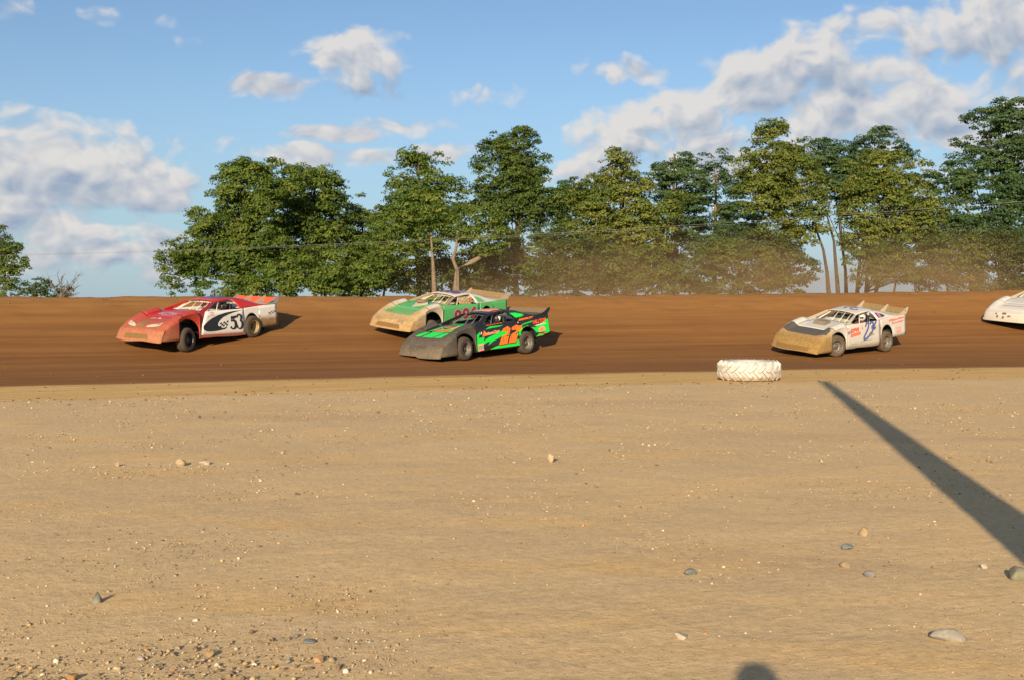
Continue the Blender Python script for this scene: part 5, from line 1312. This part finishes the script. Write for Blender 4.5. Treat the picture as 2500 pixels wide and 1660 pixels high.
P_WHITE23 = paint('white_dusty_paint', (.50, .475, .43), .10, .42, .08, .28, dust=(.30,.22,.11), z0=.62, z1=.22)
P_NOSE23 = paint('mud_plastered_nose', (.38, .32, .21), .80, .75, .25, .8, dust=(.27,.165,.052), x0=1.4, x1=2.25, z0=.72, z1=.45, grit=2.4)
P_BLUE = paint('blue_number', (.075, .115, .36), 0, 0, .05, .35)
P_DKBLUE = paint('dark_blue_outline', (.05, .06, .14), 0, 0, .08, .35)
P_REDPR = paint('bright_red_print', (.80, .10, .045), 0, 0, .06, .45)
P_DARKHOOD = paint('charcoal_hood_band', (.055, .055, .058), .12, 0, .16, .5, dust=(.15,.115,.065))
def car23():
    p, a, pt, rl, Mr = pose('23c')
    S = dict(nose=P_NOSE23, hood=P_WHITE23, fender=P_WHITE23, cowl=P_WHITE23, door=P_WHITE23, quarter=P_WHITE23, sail=P_WHITE23, roof=P_WHITE23, post=P_CREAM, deck=P_CREAM, spoiler=M_PERF, fin=P_CREAM, fins=(.90, .1, -.90), cage=M_CAGE, steer=-16,
             rims={'FL': M_GREYRIM, 'RL': M_GREYRIM}, inner=plain('pale_interior', (.66,.60,.48), .5), arch_top=.88, lip=lambda y: .015 * math.sin(y * 4), tyre=M_TYRE2)
    root, q = race_car('white race car number 23c with charcoal hood band and mud-plastered nose', p, a, pt, rl, S)
    d, qu, no, ho, ro, sa, fe = q['door1'], q['quarter1'], q['nose'], q['hood'], q['roof'], q['sail1'], q['fender1']
    decal_poly('hood_band', [(1.54,-.80),(1.56,-.3),(1.56,.3),(1.54,.78),(1.75,.93),(1.92,.90),(2.02,.55),(2.04,0),(2.02,-.62),(1.92,-.90)], hood_pt, P_DARKHOOD, no, .016, 4)
    # painted figures 2, 3 and c
    S2 = [[(-.15,.90),(-.20,1.0),(-.27,1.035),(-.325,.985),(-.30,.86),(-.22,.74),(-.10,.60),(-.045,.51)], [(-.03,.50),(-.16,.50),(-.30,.56),(-.42,.66)]]
    S3 = [[(-.40,.965),(-.45,1.02),(-.54,1.03),(-.585,.97),(-.54,.89),(-.48,.85)], [(-.48,.85),(-.55,.82),(-.54,.74),(-.48,.68),(-.42,.66)]]
    S4 = [[(-.76,1.045),(-.70,.99),(-.64,.90),(-.60,.82),(-.66,.805),(-.71,.86)]]
    for st in (S2, S3, S4):
        for pl in st: decal_stroke('number_outline', pl, .078, side_pt, P_DKBLUE, d, .006)
        for pl in st: decal_stroke('number_figure', pl, .042, side_pt, P_BLUE, d, .010)
    # sponsor block in red
    decal_text('sponsor_lettering', 'K&W', [(.655,.735),(.15,.785),(.20,.925),(.655,.885)], side_pt, P_REDPR, d, .008, .10)
    decal_poly('sponsor_block', [(.655,.615),(.13,.675),(.13,.765),(.655,.715)], side_pt, P_REDPR, d, .008)
    decal_scribble('sponsor_lettering', 9, [(.63,.64),(.16,.695),(.16,.74),(.63,.69)], side_pt, P_PINK, d, .011, .03)
    for z in (.73,.765,.80): decal_poly('sponsor_bar', [(.88,z-.02),(.67,z+.005),(.67,z+.022),(.88,z)], side_pt, P_BLUEGREY, d, .008)
    decal_scribble('sponsor_lettering', 4, [(.87,.875),(.72,.895),(.72,.935),(.87,.915)], side_pt, P_PINK, d, .008, .05)
    decal_poly('small_emblem', circle(.03,.96,.035,.04,8), side_pt, P_PINK, d, .008); decal_poly('small_emblem', circle(.02,.87,.025,.02,8), side_pt, P_BLUEGREY, d, .008)
    decal_scribble('sponsor_lettering', 7, [(-.35,.56),(-.62,.60),(-.62,.68),(-.35,.64)], side_pt, paint('green_grey_print', (.22,.27,.20), 0, 0, .1, .5), d, .008, .02, .3)
    for i, tx in enumerate((7, 5, 4)): decal_scribble('small_lettering', tx, [(.62-i*.42,.375+i*.03),(.32-i*.42,.395+i*.03),(.32-i*.42,.43+i*.03),(.62-i*.42,.41+i*.03)], side_pt, P_GREY, d, .008, .02)
    decal_scribble('sponsor_lettering', 9, [(-1.46,.965),(-2.34,1.045),(-2.36,1.115),(-1.48,1.055)], side_pt, P_REDPR, qu, .012, .09, .25)
    decal_scribble('sponsor_lettering', 9, [(-1.64,.875),(-2.30,.935),(-2.31,.995),(-1.64,.935)], side_pt, P_REDPR, qu, .012, .06, .2)
    for i, tx in enumerate((4, 5, 4)): decal_scribble('sponsor_lettering', tx, [(-1.86-i*.02,.71-i*.07),(-2.19+i*.005,.72-i*.07),(-2.20+i*.005,.77-i*.07),(-1.86-i*.02,.76-i*.07)], side_pt, P_PINK if i < 2 else P_REDPR, qu, .012, .06)
    decal_poly('quarter_window', [(-.95,1.14),(-.92,1.29),(-1.06,1.29),(-1.22,1.245),(-1.33,1.19),(-1.30,1.165),(-1.15,1.15)], sail_pt, paint('dark_window_print', (.03,.03,.045), 0, 0, .05, .25), sa, .012, 1)
    for k in range(3): decal_poly('pink_print', [(-.985,1.155+k*.045),(-1.12,1.165+k*.04),(-1.11,1.195+k*.04),(-.975,1.19+k*.045)], sail_pt, paint('pink_print', (.55,.16,.36), 0, 0, .05, .4), sa, .017)
    decal_poly('fin_mark', circle(-2.40,1.29,.035,.03,6), lambda x, z, o: (x, .909, z), paint('dull_red_mark', (.35,.06,.05), 0, 0, .1, .5), root)
    for pl in ([(-.42,-.10),(-.50,-.22),(-.62,-.22),(-.72,-.08),(-.78,.10),(-.62,.05),(-.52,.0)], [(-.50,.04),(-.42,.10),(-.38,.22),(-.46,.30),(-.54,.26)]): decal_stroke('roof_number', pl, .06, lambda x, y, o: roof_pt(x, y, o), P_DKBLUE, ro, .012)
    z0 = top_z(1.0, 0); mb = MB(); mb.grid([[(1.16,-.24,top_z(1.16,0)),(1.16,.24,top_z(1.16,0))],[(1.08,-.24,z0+.10),(1.08,.24,z0+.10)],[(.82,-.22,z0+.115),(.82,.22,z0+.115)]], flip=True)
    mb.add([(1.16,.24,top_z(1.16,0)),(1.08,.24,z0+.10),(.82,.22,z0+.115),(.82,.22,z0-.01)], [(0,1,2,3)]); mb.add([(1.16,-.24,top_z(1.16,0)),(1.08,-.24,z0+.10),(.82,-.22,z0+.115),(.82,-.22,z0-.01)], [(3,2,1,0)])
    mb.build('hood_scoop', paint('olive_scoop', (.16,.145,.11), 0, 0, .2, .5), root, False, .008)
    CR = paint('caked_mud', (.16,.085,.024), 0, 0, .2, .95)
    decal_poly('mud_patch', [(-.72,.27),(-.1,.255),(.62,.26),(.66,.40),(.2,.41),(-.2,.395),(-.72,.42)], lambda y, z, o: nose_front(y, z, o), CR, no, .010, 3)
    driver(p, Mr, paint('white_helmet', (.55,.53,.5), 0, 0, .1, .3), plain('red_black_suit', (.10,.02,.02), .8, var=.6, scale=6), 'person in a pale helmet driving the white number 23c car')
car23()

P_WHITE5 = paint('clean_white_paint', (.50, .48, .44), .0, .12, .03, .28)
def car_last():
    p, a, pt, rl, Mr = pose('5')
    P_N5 = paint('white_nose_paint', (.50, .475, .43), .22, .20, .05, .3, dust=(.34,.26,.15), x0=2.1, x1=2.5)
    S = dict(nose=P_N5, hood=P_WHITE5, fender=P_WHITE5, cowl=P_WHITE5, door=P_WHITE5, quarter=P_WHITE5, sail=P_WHITE5, roof=P_WHITE5, post=P_CREAM, deck=P_CREAM, spoiler=M_PERF, fin=P_CREAM, fins=(.90, -.90), cage=M_CAGE, steer=0, rims={}, tyre=M_TYRE2)
    root, q = race_car('plain white race car entering behind the others, only its nose showing', p, a, pt, rl, S)
    no = q['nose']; G = paint('grille_hole', (.09,.06,.04), 0, 0, .2, .8)
    for (y, z, w, h) in ((-.10,.525,.16,.035),(-.42,.50,.07,.03),(-.34,.40,.08,.045),(-.10,.38,.08,.045),(.12,.44,.12,.03)):
        decal_poly('grille_opening', [(y-w/2*1.0,z-h),(y+w/2,z-h),(y+w/2,z+h),(y-w/2,z+h)], lambda yy, zz, o: nose_front(yy, zz, o), G, no, .010, 1)
    decal_poly('hood_seam', [(1.80,-.50),(1.83,-.50),(1.83,.35),(1.80,.35)], hood_pt, G, no, .006, 2)
    driver(p, Mr, paint('grey_helmet', (.3,.3,.3), 0, 0, .1, .3), plain('blue_suit', (.03,.05,.12), .8), 'person at the wheel of the plain white car')
car_last()

# ------------------------------------------------------------------ clay dust hanging behind the bank
def dust_cloud():
    a, b = at_depth(820, 600, 52), at_depth(2700, 600, 52)
    x0, x1 = a.x, b.x; y0, y1, z0, z1 = 50.0, 59.0, -.5, 6.6
    o = MB().box((x0, y0, z0), (x1, y1, z1)).build('dust_cloud', None)
    m = bpy.data.materials.new('dust'); m.use_nodes = True; g = NT(m.node_tree); g.n.clear()
    out = g.new('ShaderNodeOutputMaterial'); vol = g.new('ShaderNodeVolumePrincipled')
    vol.inputs['Color'].default_value = (.58, .38, .21, 1); vol.inputs['Anisotropy'].default_value = .0
    tc = g.new('ShaderNodeTexCoord'); P = tc.outputs['Object']; s = g.new('ShaderNodeSeparateXYZ', {0: P})
    up = g.ramp(s.outputs[2], 6.2, 1.6, 0, 1)
    along = g.ramp(s.outputs[0], x0 + .5, x0 + 17, 0, 1); al2 = g.ramp(s.outputs[0], x1 - .3, x1 - 5, 0, 1)
    dep = g.math('MULTIPLY', g.ramp(s.outputs[1], y0 + .1, y0 + 2.5), g.ramp(s.outputs[1], y1 - .1, y1 - 2.5))
    n = g.ramp(g.noise(g.vmath('MULTIPLY', P, (.22, .22, .42)), 1.0, 2, .5), .34, .66, .15, 1.3)
    d = g.math('MULTIPLY', g.math('MULTIPLY', up, along), g.math('MULTIPLY', dep, n)); d = g.math('MULTIPLY', d, al2)
    g.put(vol.inputs['Density'], g.math('MULTIPLY', d, DUST_D)); g.l.new(vol.outputs[0], out.inputs['Volume'])
    o.data.materials.append(m); tag(o, 'brown clay dust drifting in front of the lower tree trunks', kind='stuff')
DUST_D = .155
dust_cloud()
scene.cycles.volume_step_rate = 4.0
scene.cycles.volume_max_steps = 64
